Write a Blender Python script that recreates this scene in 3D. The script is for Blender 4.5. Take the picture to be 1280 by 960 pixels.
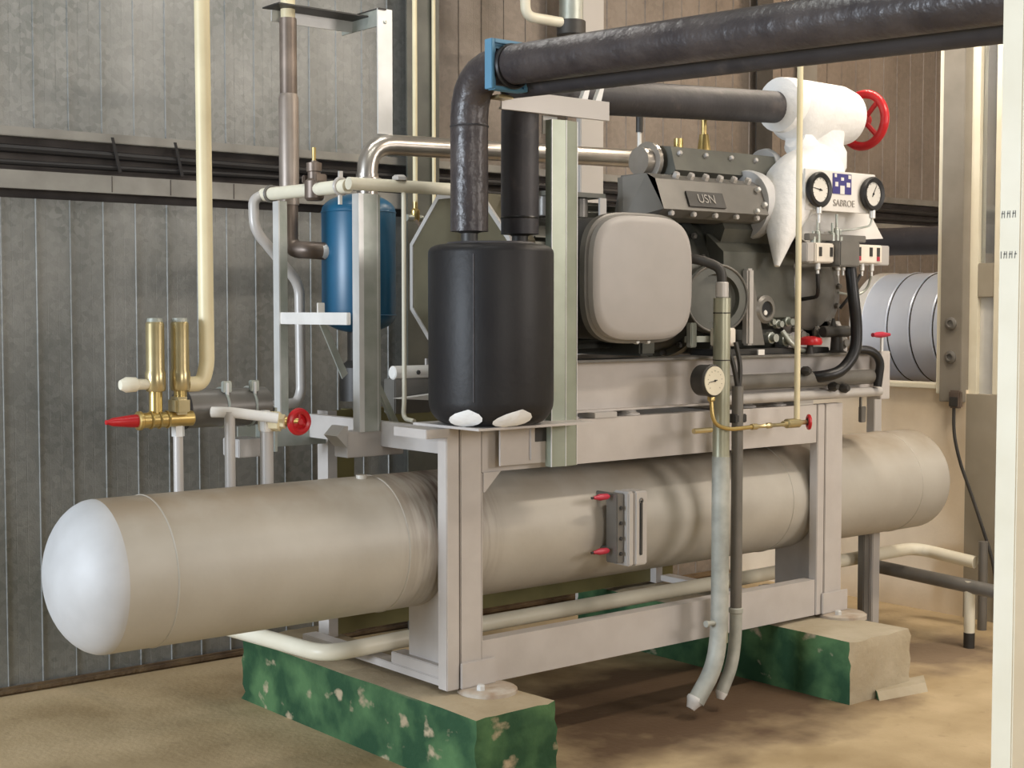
import bpy, bmesh, math, random
from mathutils import Vector, Matrix
random.seed(7)
for o in list(bpy.data.objects):
    bpy.data.objects.remove(o)
S = bpy.context.scene
COL = S.collection
V = Vector
PI = math.pi

# ------------------------------------------------------------------ camera
cd = bpy.data.cameras.new('camera')
cd.sensor_width = 36.0
cd.lens = 36.0 * 1815.0 / 1280.0
cd.clip_start = 0.05
cam = bpy.data.objects.new('camera', cd)
COL.objects.link(cam)
cam.location = (0, 0, 1.65)
cam.rotation_euler = (math.radians(90 - 2.9), 0, math.radians(50.6 - 90))
S.camera = cam

# ------------------------------------------------------------------ world and lights
w = bpy.data.worlds.new('world')
S.world = w
w.use_nodes = True
w.node_tree.nodes['Background'].inputs[0].default_value = (0.86, 0.93, 1.0, 1)
w.node_tree.nodes['Background'].inputs[1].default_value = 0.08


def area(name, loc, target, sx, sy, power, color):
    ld = bpy.data.lights.new(name, 'AREA')
    ld.shape = 'RECTANGLE'
    ld.size = sx
    ld.size_y = sy
    ld.energy = power
    ld.color = color
    o = bpy.data.objects.new(name, ld)
    COL.objects.link(o)
    o.location = loc
    o.rotation_euler = (V(target) - V(loc)).to_track_quat('-Z', 'Y').to_euler()
    return o


area('daylight_doorway', (6.6, -1.2, 2.7), (4.4, 4.3, 1.2), 1.5, 1.5, 112, (1.0, 0.92, 0.86))
area('front_fill', (1.6, -2.4, 2.3), (3.4, 4.3, 1.0), 1.5, 1.3, 84, (1.0, 0.94, 0.88))  # added fill behind the camera to brighten the tank's left part
area('daylight_window', (-6.0, 4.4, 2.1), (3.0, 4.6, 1.4), 2.6, 1.8, 720, (0.80, 0.89, 1.0))
area('ceiling_tube_light', (2.6, 3.3, 3.95), (2.6, 3.3, 0), 1.5, 0.18, 12, (0.97, 1.0, 0.95))
area('ceiling_tube_light', (3.2, 4.9, 3.95), (3.2, 5.4, 2.4), 1.5, 0.18, 16, (1.0, 0.97, 0.92))
area('ceiling_tube_light', (5.6, 2.4, 3.95), (5.6, 2.6, 0), 1.5, 0.18, 70, (1.0, 0.88, 0.74))
area('ceiling_tube_light', (5.9, 4.3, 3.95), (6.5, 4.5, 0.8), 1.2, 0.18, 44, (1.0, 0.86, 0.70))
area('warm_ceiling_lamp', (8.0, 4.9, 3.9), (7.9, 5.6, 1.5), 0.6, 0.2, 18, (1.0, 0.74, 0.52))
S.view_settings.view_transform = 'Standard'
S.view_settings.look = 'None'
S.view_settings.exposure = 0.0
S.view_settings.gamma = 1.0
S.view_settings.use_curve_mapping = False

# ------------------------------------------------------------------ materials
MATS = {}


def mat(name, col, rough=0.5, metal=0.0, col2=None, scale=6.0, amt=1.0, bump=0.0, bscale=60.0, rvar=0.0, hook=None, detail=5.0,
        lo=0.35, hi=0.7, stretch=(1, 1, 1)):
    m = bpy.data.materials.new(name)
    m.use_nodes = True
    nt = m.node_tree
    b = nt.nodes['Principled BSDF']
    b.inputs['Roughness'].default_value = rough
    b.inputs['Metallic'].default_value = metal
    c = tuple(col) + (1,)
    g = nt.nodes.new('ShaderNodeNewGeometry')
    mp = nt.nodes.new('ShaderNodeVectorMath')
    mp.operation = 'MULTIPLY'
    mp.inputs[1].default_value = stretch
    nt.links.new(g.outputs['Position'], mp.inputs[0])
    if col2 is None:
        col2 = tuple(x * 0.8 for x in col)
    n = nt.nodes.new('ShaderNodeTexNoise')
    n.inputs['Scale'].default_value = scale
    n.inputs['Detail'].default_value = detail
    nt.links.new(mp.outputs[0], n.inputs['Vector'])
    r = nt.nodes.new('ShaderNodeMapRange')
    r.inputs['From Min'].default_value = lo
    r.inputs['From Max'].default_value = hi
    r.inputs['To Max'].default_value = amt
    nt.links.new(n.outputs['Fac'], r.inputs['Value'])
    mx = nt.nodes.new('ShaderNodeMix')
    mx.data_type = 'RGBA'
    mx.inputs['A'].default_value = c
    mx.inputs['B'].default_value = tuple(col2) + (1,)
    nt.links.new(r.outputs['Result'], mx.inputs['Factor'])
    out = mx.outputs['Result']
    if hook:
        out = hook(nt, g, out)
    nt.links.new(out, b.inputs['Base Color'])
    if bump:
        n2 = nt.nodes.new('ShaderNodeTexNoise')
        n2.inputs['Scale'].default_value = bscale
        n2.inputs['Detail'].default_value = 4
        nt.links.new(g.outputs['Position'], n2.inputs['Vector'])
        bp = nt.nodes.new('ShaderNodeBump')
        bp.inputs['Strength'].default_value = bump
        bp.inputs['Distance'].default_value = 0.02
        nt.links.new(n2.outputs['Fac'], bp.inputs['Height'])
        nt.links.new(bp.outputs['Normal'], b.inputs['Normal'])
    MATS[name] = m
    return m


def nmix(nt, fac, a, b):
    mx = nt.nodes.new('ShaderNodeMix')
    mx.data_type = 'RGBA'
    nt.links.new(fac, mx.inputs['Factor'])
    for k, s in (('A', a), ('B', b)):
        if isinstance(s, tuple):
            mx.inputs[k].default_value = s + (1,)
        else:
            nt.links.new(s, mx.inputs[k])
    return mx.outputs['Result']


def nmath(nt, op, a, b=None, clamp=False):
    m = nt.nodes.new('ShaderNodeMath')
    m.operation = op
    m.use_clamp = clamp
    for i, s in enumerate((a, b)):
        if s is None:
            continue
        if isinstance(s, (int, float)):
            m.inputs[i].default_value = s
        else:
            nt.links.new(s, m.inputs[i])
    return m.outputs[0]


def nrange(nt, v, a, b, c=0.0, d=1.0):
    r = nt.nodes.new('ShaderNodeMapRange')
    for k, x in zip(('From Min', 'From Max', 'To Min', 'To Max'), (a, b, c, d)):
        r.inputs[k].default_value = x
    nt.links.new(v, r.inputs['Value'])
    return r.outputs['Result']


def nnoise(nt, g, scale, stretch=(1, 1, 1), detail=4):
    mp = nt.nodes.new('ShaderNodeVectorMath')
    mp.operation = 'MULTIPLY'
    mp.inputs[1].default_value = stretch
    nt.links.new(g.outputs['Position'], mp.inputs[0])
    n = nt.nodes.new('ShaderNodeTexNoise')
    n.inputs['Scale'].default_value = scale
    n.inputs['Detail'].default_value = detail
    nt.links.new(mp.outputs[0], n.inputs['Vector'])
    return n.outputs['Fac']


def nsep(nt, sock):
    s = nt.nodes.new('ShaderNodeSeparateXYZ')
    nt.links.new(sock, s.inputs[0])
    return s.outputs


def hk_spangle(nt, g, out):
    v = nt.nodes.new('ShaderNodeTexVoronoi')
    v.inputs['Scale'].default_value = 42
    nt.links.new(g.outputs['Position'], v.inputs['Vector'])
    s = nsep(nt, v.outputs['Color'])
    f = nrange(nt, s[0], 0, 1, 0.0, 0.32)
    return nmix(nt, f, out, (0.42, 0.42, 0.40))


def hk_spangle_warm_lit(nt, g, out):
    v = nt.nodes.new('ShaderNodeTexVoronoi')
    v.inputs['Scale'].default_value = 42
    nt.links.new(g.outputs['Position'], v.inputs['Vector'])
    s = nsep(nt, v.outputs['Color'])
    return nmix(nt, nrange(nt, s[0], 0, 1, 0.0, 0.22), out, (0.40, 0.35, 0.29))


def hk_tank(nt, g, out):
    p = nsep(nt, g.outputs['Position'])
    nr = nsep(nt, g.outputs['Normal'])
    # dust lying on the upper side
    dust = nmath(nt, 'MULTIPLY', nrange(nt, nr[2], 0.45, 0.95), nrange(nt, nnoise(nt, g, 5), 0.3, 0.6, 0.4, 0.9))
    out = nmix(nt, dust, out, (0.30, 0.235, 0.16))
    # rusty drip marks around the shell beside the post
    d = nmath(nt, 'ABSOLUTE', nmath(nt, 'SUBTRACT', p[0], 3.16))
    near = nrange(nt, d, 0.03, 0.26, 1.0, 0.0)
    st = nrange(nt, nnoise(nt, g, 9, (6, 0.6, 0.6)), 0.40, 0.62, 0.2, 0.9)
    lowz = nrange(nt, p[2], 0.6, 0.95, 0.35, 1.0)
    out = nmix(nt, nmath(nt, 'MULTIPLY', nmath(nt, 'MULTIPLY', near, st), lowz), out, (0.12, 0.065, 0.045))
    return out


def hk_green(all_sides):
    def h(nt, g, out):
        nr = nsep(nt, g.outputs['Normal'])
        p = nsep(nt, g.outputs['Position'])
        if all_sides:
            side = nrange(nt, nr[2], 0.3, 0.6, 1.0, 0.0)
        else:
            side = nrange(nt, nr[0], -0.6, -0.3, 1.0, 0.0)
        ch = nrange(nt, nnoise(nt, g, 7, (1, 1, 1.3)), 0.31, 0.38)
        gcol = nmix(nt, nrange(nt, nnoise(nt, g, 5.5), 0.4, 0.65), (0.012, 0.060, 0.022), (0.075, 0.17, 0.065))
        return nmix(nt, nmath(nt, 'MULTIPLY', side, ch), out, gcol)
    return h


def hk_floor(nt, g, out):
    # oil and rust stains with their own outline
    p = nsep(nt, g.outputs['Position'])
    dx = nmath(nt, 'MULTIPLY', nmath(nt, 'SUBTRACT', p[0], 4.45), 0.70)
    dy = nmath(nt, 'MULTIPLY', nmath(nt, 'SUBTRACT', p[1], 4.25), 1.15)
    d = nmath(nt, 'SQRT', nmath(nt, 'ADD', nmath(nt, 'POWER', dx, 2.0), nmath(nt, 'POWER', dy, 2.0)))
    d = nmath(nt, 'ADD', d, nmath(nt, 'MULTIPLY', nmath(nt, 'SUBTRACT', nnoise(nt, g, 3.2), 0.5), 1.1))
    out = nmix(nt, nrange(nt, d, 0.5, 0.95, 0.9, 0.0), out, (0.080, 0.040, 0.020))
    dx = nmath(nt, 'SUBTRACT', p[0], 6.0)
    dy = nmath(nt, 'MULTIPLY', nmath(nt, 'SUBTRACT', p[1], 4.05), 1.3)
    d = nmath(nt, 'SQRT', nmath(nt, 'ADD', nmath(nt, 'POWER', dx, 2.0), nmath(nt, 'POWER', dy, 2.0)))
    d = nmath(nt, 'ADD', d, nmath(nt, 'MULTIPLY', nmath(nt, 'SUBTRACT', nnoise(nt, g, 4.0), 0.5), 0.9))
    out = nmix(nt, nrange(nt, d, 0.2, 0.6, 0.75, 0.0), out, (0.13, 0.085, 0.06))
    sp = nrange(nt, nnoise(nt, g, 14), 0.62, 0.72, 0.0, 0.22)
    return nmix(nt, sp, out, (0.17, 0.11, 0.06))


def hk_rust(nt, g, out):
    r = nrange(nt, nnoise(nt, g, 9), 0.56, 0.70, 0.0, 0.6)
    return nmix(nt, r, out, (0.20, 0.12, 0.07))


def hk_foam(nt, g, out):
    r = nrange(nt, nnoise(nt, g, 12), 0.62, 0.72, 0.0, 0.35)
    return nmix(nt, r, out, (0.12, 0.10, 0.09))


mat('galv_wall', (0.30, 0.30, 0.285), 0.5, 0.45, (0.17, 0.178, 0.168), 2.6, 1.0, 0.12, 120, hook=hk_spangle, stretch=(1, 1, 0.6))
mat('galv_wall_warm_lit', (0.275, 0.235, 0.20), 0.55, 0.3, (0.17, 0.142, 0.118), 2.6, 1.0, 0.12, 120, hook=hk_spangle_warm_lit, stretch=(1, 1, 0.6))  # same sheet tinted brown, with the warm lamplight put into its colour
mat('girt_steel', (0.10, 0.085, 0.075), 0.7, 0.2, (0.05, 0.04, 0.035), 6)
mat('flashing', (0.34, 0.33, 0.30), 0.5, 0.4, (0.22, 0.21, 0.19), 5)
mat('floor_concrete', (0.54, 0.415, 0.245), 0.75, 0, (0.34, 0.245, 0.125), 2.2, 1.0, 0.15, 40, hook=hk_floor)
mat('ceiling_paint', (0.40, 0.40, 0.38), 0.8)
mat('beige_wall', (0.86, 0.74, 0.57), 0.75, 0, (0.64, 0.53, 0.38), 2.5, 0.8, 0.05)
mat('bluegrey_wall', (0.38, 0.34, 0.27), 0.6, 0.0, (0.29, 0.26, 0.20), 3)
mat('cream', (0.78, 0.69, 0.45), 0.42, 0, (0.66, 0.57, 0.36), 7, 0.7)
mat('cream_pale', (0.80, 0.76, 0.62), 0.42, 0, (0.72, 0.67, 0.52), 7, 0.7)
mat('frame_paint', (0.54, 0.505, 0.475), 0.45, 0.0, (0.46, 0.425, 0.395), 7, 0.8, 0.02)
mat('wall_dirt', (0.17, 0.115, 0.06), 0.9, 0, (0.09, 0.055, 0.03), 9, 1.0, 0.4, 30)
mat('foot_paint', (0.50, 0.45, 0.38), 0.6, 0, (0.30, 0.20, 0.12), 14, 0.8)
mat('fan_olive', (0.115, 0.098, 0.055), 0.6, 0, (0.085, 0.072, 0.04), 5)
mat('rear_olive', (0.24, 0.215, 0.09), 0.6, 0, (0.17, 0.15, 0.06), 5)  # olive tone for the rear rails and post webs
mat('tank_paint', (0.50, 0.475, 0.42), 0.48, 0.08, (0.43, 0.40, 0.345), 5, 0.7, 0.02, 40, hook=hk_tank)
mat('pale_silver', (0.55, 0.555, 0.56), 0.55, 0.08, (0.47, 0.47, 0.47), 6)
mat('dark_steel', (0.055, 0.052, 0.048), 0.5, 0.2, (0.03, 0.028, 0.025), 8)
mat('machine_green', (0.135, 0.135, 0.115), 0.38, 0.25, (0.075, 0.078, 0.066), 6, 0.9)
mat('machine_grey', (0.19, 0.18, 0.162), 0.38, 0.2, (0.14, 0.132, 0.118), 7, 0.9)
mat('post_grey', (0.27, 0.245, 0.205), 0.5, 0.1, (0.21, 0.19, 0.155), 5)
mat('lid_grey', (0.40, 0.375, 0.355), 0.45, 0.0, (0.36, 0.34, 0.32), 8, 0.7)
mat('sleeve_grey', (0.36, 0.31, 0.27), 0.42, 0.5, (0.26, 0.215, 0.18), 7, 0.9)
mat('light_grey', (0.50, 0.475, 0.45), 0.36, 0.1, (0.48, 0.46, 0.43), 8, 0.7)
mat('galvanised', (0.46, 0.48, 0.44), 0.38, 0.45, (0.34, 0.37, 0.32), 12, 0.9, 0.04, 90)
mat('galv_green', (0.33, 0.36, 0.29), 0.38, 0.35, (0.27, 0.30, 0.23), 9, 0.9)
mat('zinc_plate', (0.72, 0.72, 0.70), 0.35, 0.3, (0.62, 0.62, 0.60), 9)
mat('steel_pipe', (0.56, 0.52, 0.47), 0.28, 0.85, (0.42, 0.38, 0.33), 9, 0.8)
mat('brown_pipe', (0.27, 0.215, 0.175), 0.42, 0.45, (0.10, 0.075, 0.06), 4, 1.0, stretch=(1, 1, 1.4))
mat('conduit', (0.40, 0.40, 0.30), 0.38, 0.5, (0.30, 0.30, 0.22), 9, 0.8)
mat('conduit_dirty', (0.48, 0.49, 0.44), 0.6, 0.2, (0.27, 0.28, 0.25), 11, 0.9)
mat('black_foam', (0.030, 0.028, 0.032), 0.52, 0, (0.05, 0.046, 0.05), 8, 0.8, 0.10, 30, hook=hk_foam)
mat('black_shiny', (0.034, 0.028, 0.030), 0.36, 0, (0.075, 0.062, 0.059), 7, 0.9, 0.35, 22)
mat('black_vessel', (0.013, 0.012, 0.013), 0.47, 0, (0.018, 0.017, 0.017), 6, 0.8, 0.05, 40)
mat('black_plastic', (0.012, 0.012, 0.013), 0.4)
mat('rubber', (0.02, 0.018, 0.018), 0.6)
mat('white_frost', (0.86, 0.86, 0.85), 0.7, 0, (0.80, 0.80, 0.79), 14, 0.8, 0.25, 30)
mat('white_paint', (0.80, 0.78, 0.74), 0.45, 0, (0.72, 0.70, 0.66), 9)
mat('white_box', (0.84, 0.78, 0.68), 0.45)
mat('red_paint', (0.52, 0.012, 0.018), 0.32, 0, (0.40, 0.01, 0.014), 8)
mat('pink_red', (0.50, 0.03, 0.06), 0.4)
mat('brass', (0.62, 0.46, 0.18), 0.32, 0.85, (0.48, 0.36, 0.14), 14)
mat('brass_pale', (0.58, 0.49, 0.28), 0.30, 0.8, (0.50, 0.41, 0.22), 14)
mat('blue_paint', (0.008, 0.105, 0.21), 0.35, 0, (0.007, 0.085, 0.175), 6)
mat('blue_strap', (0.12, 0.30, 0.46), 0.5)
mat('logo_blue', (0.055, 0.05, 0.22), 0.4)
mat('ink', (0.06, 0.06, 0.05), 0.6)
mat('letter_grey', (0.36, 0.34, 0.31), 0.5)
mat('dial', (0.80, 0.78, 0.72), 0.5)
mat('dial_cream', (0.72, 0.67, 0.52), 0.5)
mat('duct_metal', (0.80, 0.87, 1.0), 0.36, 0.25, (0.72, 0.79, 0.92), 5, 0.7)
mat('concrete_green', (0.44, 0.36, 0.24), 0.8, 0, (0.33, 0.26, 0.16), 5, 0.9, 0.25, 30, hook=hk_green(True))
mat('concrete_side_green', (0.47, 0.41, 0.30), 0.8, 0, (0.36, 0.30, 0.20), 5, 0.9, 0.3, 24, hook=hk_green(False))
MATS['black_vessel'].node_tree.nodes['Principled BSDF'].inputs['Specular IOR Level'].default_value = 0.3
gm = bpy.data.materials.new('pane_glass')
gm.use_nodes = True
gb = gm.node_tree.nodes['Principled BSDF']
gb.inputs['Base Color'].default_value = (0.92, 0.95, 0.95, 1)
gb.inputs['Roughness'].default_value = 0.12
gb.inputs['Transmission Weight'].default_value = 0.9
gb.inputs['IOR'].default_value = 1.12
MATS['pane_glass'] = gm

# ------------------------------------------------------------------ mesh helpers
ORG = {}


class MB:
    """collects geometry in world metres; build() links it as ONE mesh object"""

    def __init__(self):
        self.v = []
        self.f = []

    def add(self, vs, fs):
        k = len(self.v)
        self.v += [V(p) for p in vs]
        self.f += [tuple(i + k for i in q) for q in fs]
        return self

    def box(self, a, b, bev=0.0, rot=None, piv=None):
        a, b = V(a), V(b)
        bm = bmesh.new()
        bmesh.ops.create_cube(bm, size=1)
        c = (a + b) / 2
        s = b - a
        for p in bm.verts:
            p.co = V((p.co.x * s.x, p.co.y * s.y, p.co.z * s.z))
        if bev:
            bmesh.ops.bevel(bm, geom=bm.edges[:], offset=bev, segments=2, affect='EDGES', clamp_overlap=True)
        if rot:
            pv = V(piv) - c if piv else V((0, 0, 0))
            R = rot.to_matrix() if hasattr(rot, 'to_matrix') else rot
            for p in bm.verts:
                p.co = R @ (p.co - pv) + pv
        bm.verts.index_update()
        self.add([p.co + c for p in bm.verts], [[q.index for q in fc.verts] for fc in bm.faces])
        bm.free()
        return self

    def lathe(self, p0, ax, prof, n=24, up=None):
        """prof = [(radius, height along axis)], closed at both ends"""
        p0, ax = V(p0), V(ax).normalized()
        u = ax.orthogonal().normalized()
        w_ = ax.cross(u)
        vs = []
        fs = []
        for (r, h) in prof:
            for i in range(n):
                t = 2 * PI * i / n
                vs.append(p0 + ax * h + (u * math.cos(t) + w_ * math.sin(t)) * max(r, 1e-5))
        for j in range(len(prof) - 1):
            for i in range(n):
                i2 = (i + 1) % n
                fs.append((j * n + i, j * n + i2, (j + 1) * n + i2, (j + 1) * n + i))
        fs.append(tuple(range(n))[::-1])
        fs.append(tuple((len(prof) - 1) * n + i for i in range(n)))
        return self.add(vs, fs)

    def cyl(self, p0, p1, r, r2=None, n=20):
        p0, p1 = V(p0), V(p1)
        L = (p1 - p0).length
        return self.lathe(p0, p1 - p0, [(r, 0), (r if r2 is None else r2, L)], n)

    def rcyl(self, p0, p1, r, e=0.004, n=20):
        p0, p1 = V(p0), V(p1)
        L = (p1 - p0).length
        return self.lathe(p0, p1 - p0, [(r - e, 0), (r, e), (r, L - e), (r - e, L)], n)

    def tube(self, pts, r, bend=0.06, n=16, rs=None):
        pts = [V(p) for p in pts]
        path = [pts[0]]
        for i in range(1, len(pts) - 1):
            a, b, c = pts[i - 1], pts[i], pts[i + 1]
            d1 = (a - b)
            d2 = (c - b)
            l = min(bend, d1.length * 0.49, d2.length * 0.49)
            s, e = b + d1.normalized() * l, b + d2.normalized() * l
            for k in range(7):
                t = k / 6
                path.append(s * (1 - t) ** 2 + b * 2 * t * (1 - t) + e * t * t)
        path.append(pts[-1])
        vs = []
        fs = []
        tan = (path[1] - path[0]).normalized()
        u = tan.orthogonal().normalized()
        tot = sum((path[i + 1] - path[i]).length for i in range(len(path) - 1))
        acc = 0
        for i, p in enumerate(path):
            if i > 0:
                acc += (p - path[i - 1]).length
            if i == 0:
                tn = path[1] - path[0]
            elif i == len(path) - 1:
                tn = path[-1] - path[-2]
            else:
                tn = (path[i + 1] - p).normalized() + (p - path[i - 1]).normalized()
            tn = tn.normalized()
            u = (u - tn * u.dot(tn)).normalized()
            w_ = tn.cross(u)
            rr = r if rs is None else rs(acc / tot) * r
            for k in range(n):
                t = 2 * PI * k / n
                vs.append(p + (u * math.cos(t) + w_ * math.sin(t)) * rr)
        for j in range(len(path) - 1):
            for k in range(n):
                k2 = (k + 1) % n
                fs.append((j * n + k, j * n + k2, (j + 1) * n + k2, (j + 1) * n + k))
        fs.append(tuple(range(n))[::-1])
        fs.append(tuple((len(path) - 1) * n + k for k in range(n)))
        return self.add(vs, fs)

    def prism(self, poly, d):
        """closed polygon of 3-D points extruded along vector d"""
        poly = [V(p) for p in poly]
        d = V(d)
        n = len(poly)
        vs = poly + [p + d for p in poly]
        fs = [tuple(range(n))[::-1], tuple(range(n, 2 * n))]
        for i in range(n):
            j = (i + 1) % n
            fs.append((i, j, n + j, n + i))
        return self.add(vs, fs)

    def torus(self, c, ax, R, r, n=32, k=10):
        c, ax = V(c), V(ax).normalized()
        u = ax.orthogonal().normalized()
        w_ = ax.cross(u)
        vs = []
        fs = []
        for i in range(n):
            t = 2 * PI * i / n
            d = u * math.cos(t) + w_ * math.sin(t)
            for j in range(k):
                s = 2 * PI * j / k
                vs.append(c + d * (R + r * math.cos(s)) + ax * r * math.sin(s))
        for i in range(n):
            for j in range(k):
                i2, j2 = (i + 1) % n, (j + 1) % k
                fs.append((i * k + j, i2 * k + j, i2 * k + j2, i * k + j2))
        return self.add(vs, fs)

    def build(self, name, m, parent=None, smooth=True):
        o0 = ORG.get(parent.name, V((0, 0, 0))) if parent else None
        if parent is None:
            mn = V((min(p.x for p in self.v), min(p.y for p in self.v), min(p.z for p in self.v)))
            mxx = V((max(p.x for p in self.v), max(p.y for p in self.v), max(p.z for p in self.v)))
            o0 = V(((mn.x + mxx.x) / 2, (mn.y + mxx.y) / 2, mn.z))
        me = bpy.data.meshes.new(name)
        me.from_pydata([tuple(p - o0) for p in self.v], [], self.f)
        bm = bmesh.new()
        bm.from_mesh(me)
        bmesh.ops.recalc_face_normals(bm, faces=bm.faces)
        bm.to_mesh(me)
        bm.free()
        if smooth:
            me.polygons.foreach_set('use_smooth', [True] * len(me.polygons))
            me.set_sharp_from_angle(angle=math.radians(38))
        me.materials.append(MATS[m])
        o = bpy.data.objects.new(name, me)
        COL.objects.link(o)
        if parent:
            o.parent = parent
            ORG[o.name] = o0
        else:
            o.location = o0
            ORG[o.name] = o0
        return o


def thing(name, label, cat, loc, group=None):
    o = bpy.data.objects.new(name, None)
    o.empty_display_size = 0.05
    COL.objects.link(o)
    o.location = loc
    ORG[o.name] = V(loc)
    return tag(o, label, cat, group)


def tag(o, label, cat, group=None):
    o['label'] = label
    o['category'] = cat
    if group:
        o['group'] = group
    return o


def struct(o, label=None):
    o['kind'] = 'structure'
    if label:
        o['label'] = label
    return o


def text(name, s, size, origin, xdir, updir, m, parent, depth=0.001):
    cu = bpy.data.curves.new(name, 'FONT')
    cu.body = s
    cu.size = size
    cu.align_x = 'CENTER'
    cu.align_y = 'CENTER'
    cu.extrude = depth
    t = bpy.data.objects.new(name + '_source', cu)
    COL.objects.link(t)
    bpy.context.view_layer.update()
    me = bpy.data.meshes.new_from_object(t)
    bpy.data.objects.remove(t)
    x, u = V(xdir).normalized(), V(updir).normalized()
    z = x.cross(u)
    R = Matrix((x, u, z)).transposed()
    o0 = ORG[parent.name]
    for p in me.vertices:
        p.co = R @ p.co + V(origin) - o0
    me.materials.clear()
    me.materials.append(MATS[m])
    me.name = name
    o = bpy.data.objects.new(name, me)
    COL.objects.link(o)
    o.parent = parent
    ORG[o.name] = o0
    return o


def hexbolt(parent, p, ax, r, h, m='zinc_plate', name='bolt'):
    return MB().lathe(p, ax, [(r, 0), (r, h * 0.75), (r * 0.8, h)], 6).build(name, m, parent, smooth=False)


# ------------------------------------------------------------------ the setting
WY = 6.15
fl = struct(MB().box((-8, -4, -0.1), (10.0, 6.4, 0)).build('floor', 'floor_concrete'), 'tan concrete floor with brown stains')
ce = struct(MB().box((-8, -4, 4.2), (10.0, 6.4, 4.3)).build('ceiling', 'ceiling_paint'))
wb = struct(MB().box((-8, WY + 0.03, 0), (10.0, WY + 0.13, 4.2)).build('wall_back', 'girt_steel'), 'galvanised ribbed sheet wall')
# wall panels: each 0.15 m wide with a standing seam
PW = 0.1525


def panel_mesh(z0, z1):
    y = WY
    prof = [(0, y), (0.002, y - 0.006), (0.0055, y - 0.006), (0.0075, y), (0.048, y), (0.050, y + 0.0006), (0.052, y), (0.098, y), (0.100, y + 0.0006),
            (0.102, y), (PW + 0.0005, y), (PW + 0.0005, y + 0.02), (0, y + 0.02)]
    m = MB()
    m.prism([(x, yy, z0) for x, yy in prof], (0, 0, z1 - z0))
    return m


o0 = ORG['wall_back']
for (z0, z1) in ((0.0, 2.13), (2.40, 4.19)):
    first = {}
    for i in range(-20, 49):
        x = 2.244 + i * PW
        k = 'galv_wall' if x < 4.4 else 'galv_wall_warm_lit'
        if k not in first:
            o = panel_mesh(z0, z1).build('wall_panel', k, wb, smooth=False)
            first[k] = o
        else:
            o = first[k].copy()
            COL.objects.link(o)
        o.location = (x, random.uniform(-0.0008, 0.0008), 0)
# girt: dark channel running along the wall between the sheets
g = thing('wall_girt', 'dark rusty steel channel running along the sheet wall', 'girt', (4, WY, 2.13))
MB().box((-0.8, WY - 0.005, 2.24), (9.7, WY + 0.028, 2.40)).build('web', 'girt_steel', g)
MB().box((-0.8, WY - 0.060, 2.385), (9.7, WY + 0.0, 2.425), 0.003).build('upper_flashing', 'flashing', g)
MB().box((-0.8, WY - 0.060, 2.165), (9.7, WY - 0.052, 2.243), 0.002).build('lower_flange', 'flashing', g)
MB().box((-0.8, WY - 0.052, 2.236), (9.7, WY - 0.005, 2.243)).build('lower_shelf', 'girt_steel', g)
MB().box((-0.8, WY - 0.052, 2.165), (9.7, WY - 0.003, 2.172)).build('lower_shelf', 'girt_steel', g)
for i, z in enumerate((2.275, 2.325)):
    m = MB()
    m.tube([(-0.8 + k * 1.5, WY - 0.03 - 0.006 * (k % 2), z + 0.012 * ((k + i) % 2)) for k in range(8)], 0.012 + 0.006 * i, 0.4, 8)
    tag(m.build('wall_cable', 'rubber'), ['thin black cable lying low in the wall channel', 'thick black cable lying high in the wall channel'][i], 'cable')
for i, x in enumerate((2.05, 2.72, 3.02, 3.6)):
    m = MB().prism([(x, WY - 0.064, 2.41), (x + 0.012, WY - 0.064, 2.41), (x + 0.05, WY - 0.058, 2.26), (x + 0.035, WY - 0.058, 2.26)], (0, 0.004, 0))
    m.build('cable_tie', 'rubber', g)
for x in (2.72, 3.0, 3.32, 4.6, 8.6):
    MB().box((x, WY - 0.0615, 2.17), (x + 0.004, WY - 0.0595, 2.24)).build('flange_joint', 'girt_steel', g)
# dirt curb at the wall foot
struct(MB().box((-3, WY - 0.035, 0), (6.8, WY, 0.035), 0.01).build('baseboard_back', 'wall_dirt'))
# pillar on the back wall
pl = thing('wall_pillar', 'dark green-grey steel column standing against the sheet wall', 'column', (4.42, WY, 0))
MB().box((4.27, 6.03, 0), (4.47, 6.04, 4.19)).build('front_flange', 'machine_green', pl)
MB().box((4.365, 6.04, 0), (4.375, 6.142, 4.19)).build('web', 'machine_green', pl)
p2 = thing('wall_pillar', 'dark brown steel column behind the crossing insulated pipes', 'column', (7.03, WY, 0))
MB().box((6.955, 6.07, 0), (7.105, 6.08, 4.19)).build('front_flange', 'dark_steel', p2)
MB().box((7.025, 6.08, 0), (7.035, 6.142, 4.19)).build('web', 'dark_steel', p2)
tag(MB().box((7.42, 6.10, 2.43), (7.58, 6.142, 4.19), 0.004).build('wall_batten', 'flashing'), 'pale vertical batten on wall above the frosted valve', 'batten')

# right partition with low beige wall, opening and windows
RX = 6.8
wr = struct(MB().box((RX, 4.45, 0), (RX + 0.12, 6.14, 1.225)).build('wall_right', 'beige_wall'), 'low beige wall under the opening')
struct(MB().box((RX - 0.03, 4.62, 1.225), (RX + 0.15, 6.14, 1.252), 0.004).build('trim_1', 'cream_pale'), 'cream sill of the opening')
struct(MB().box((RX - 0.03, 4.585, 1.20), (RX + 0.15, 4.62, 4.19), 0.003).build('trim_2', 'cream_pale'), 'cream jamb of the opening')
struct(MB().box((RX - 0.05, 4.452, 1.16), (RX + 0.10, 4.585, 4.19), 0.003).build('trim_3', 'post_grey'), 'grey steel door post')
struct(MB().box((RX, 1.0, 0), (RX + 0.12, 4.45, 1.205)).build('wall_right', 'bluegrey_wall'), 'grey lower wall behind the cream post')
wi = struct(MB().box((RX + 0.02, 4.405, 1.205), (RX + 0.09, 4.452, 4.19)).build('window_1', 'cream_pale'), 'window with grey panes beside the post')
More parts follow.
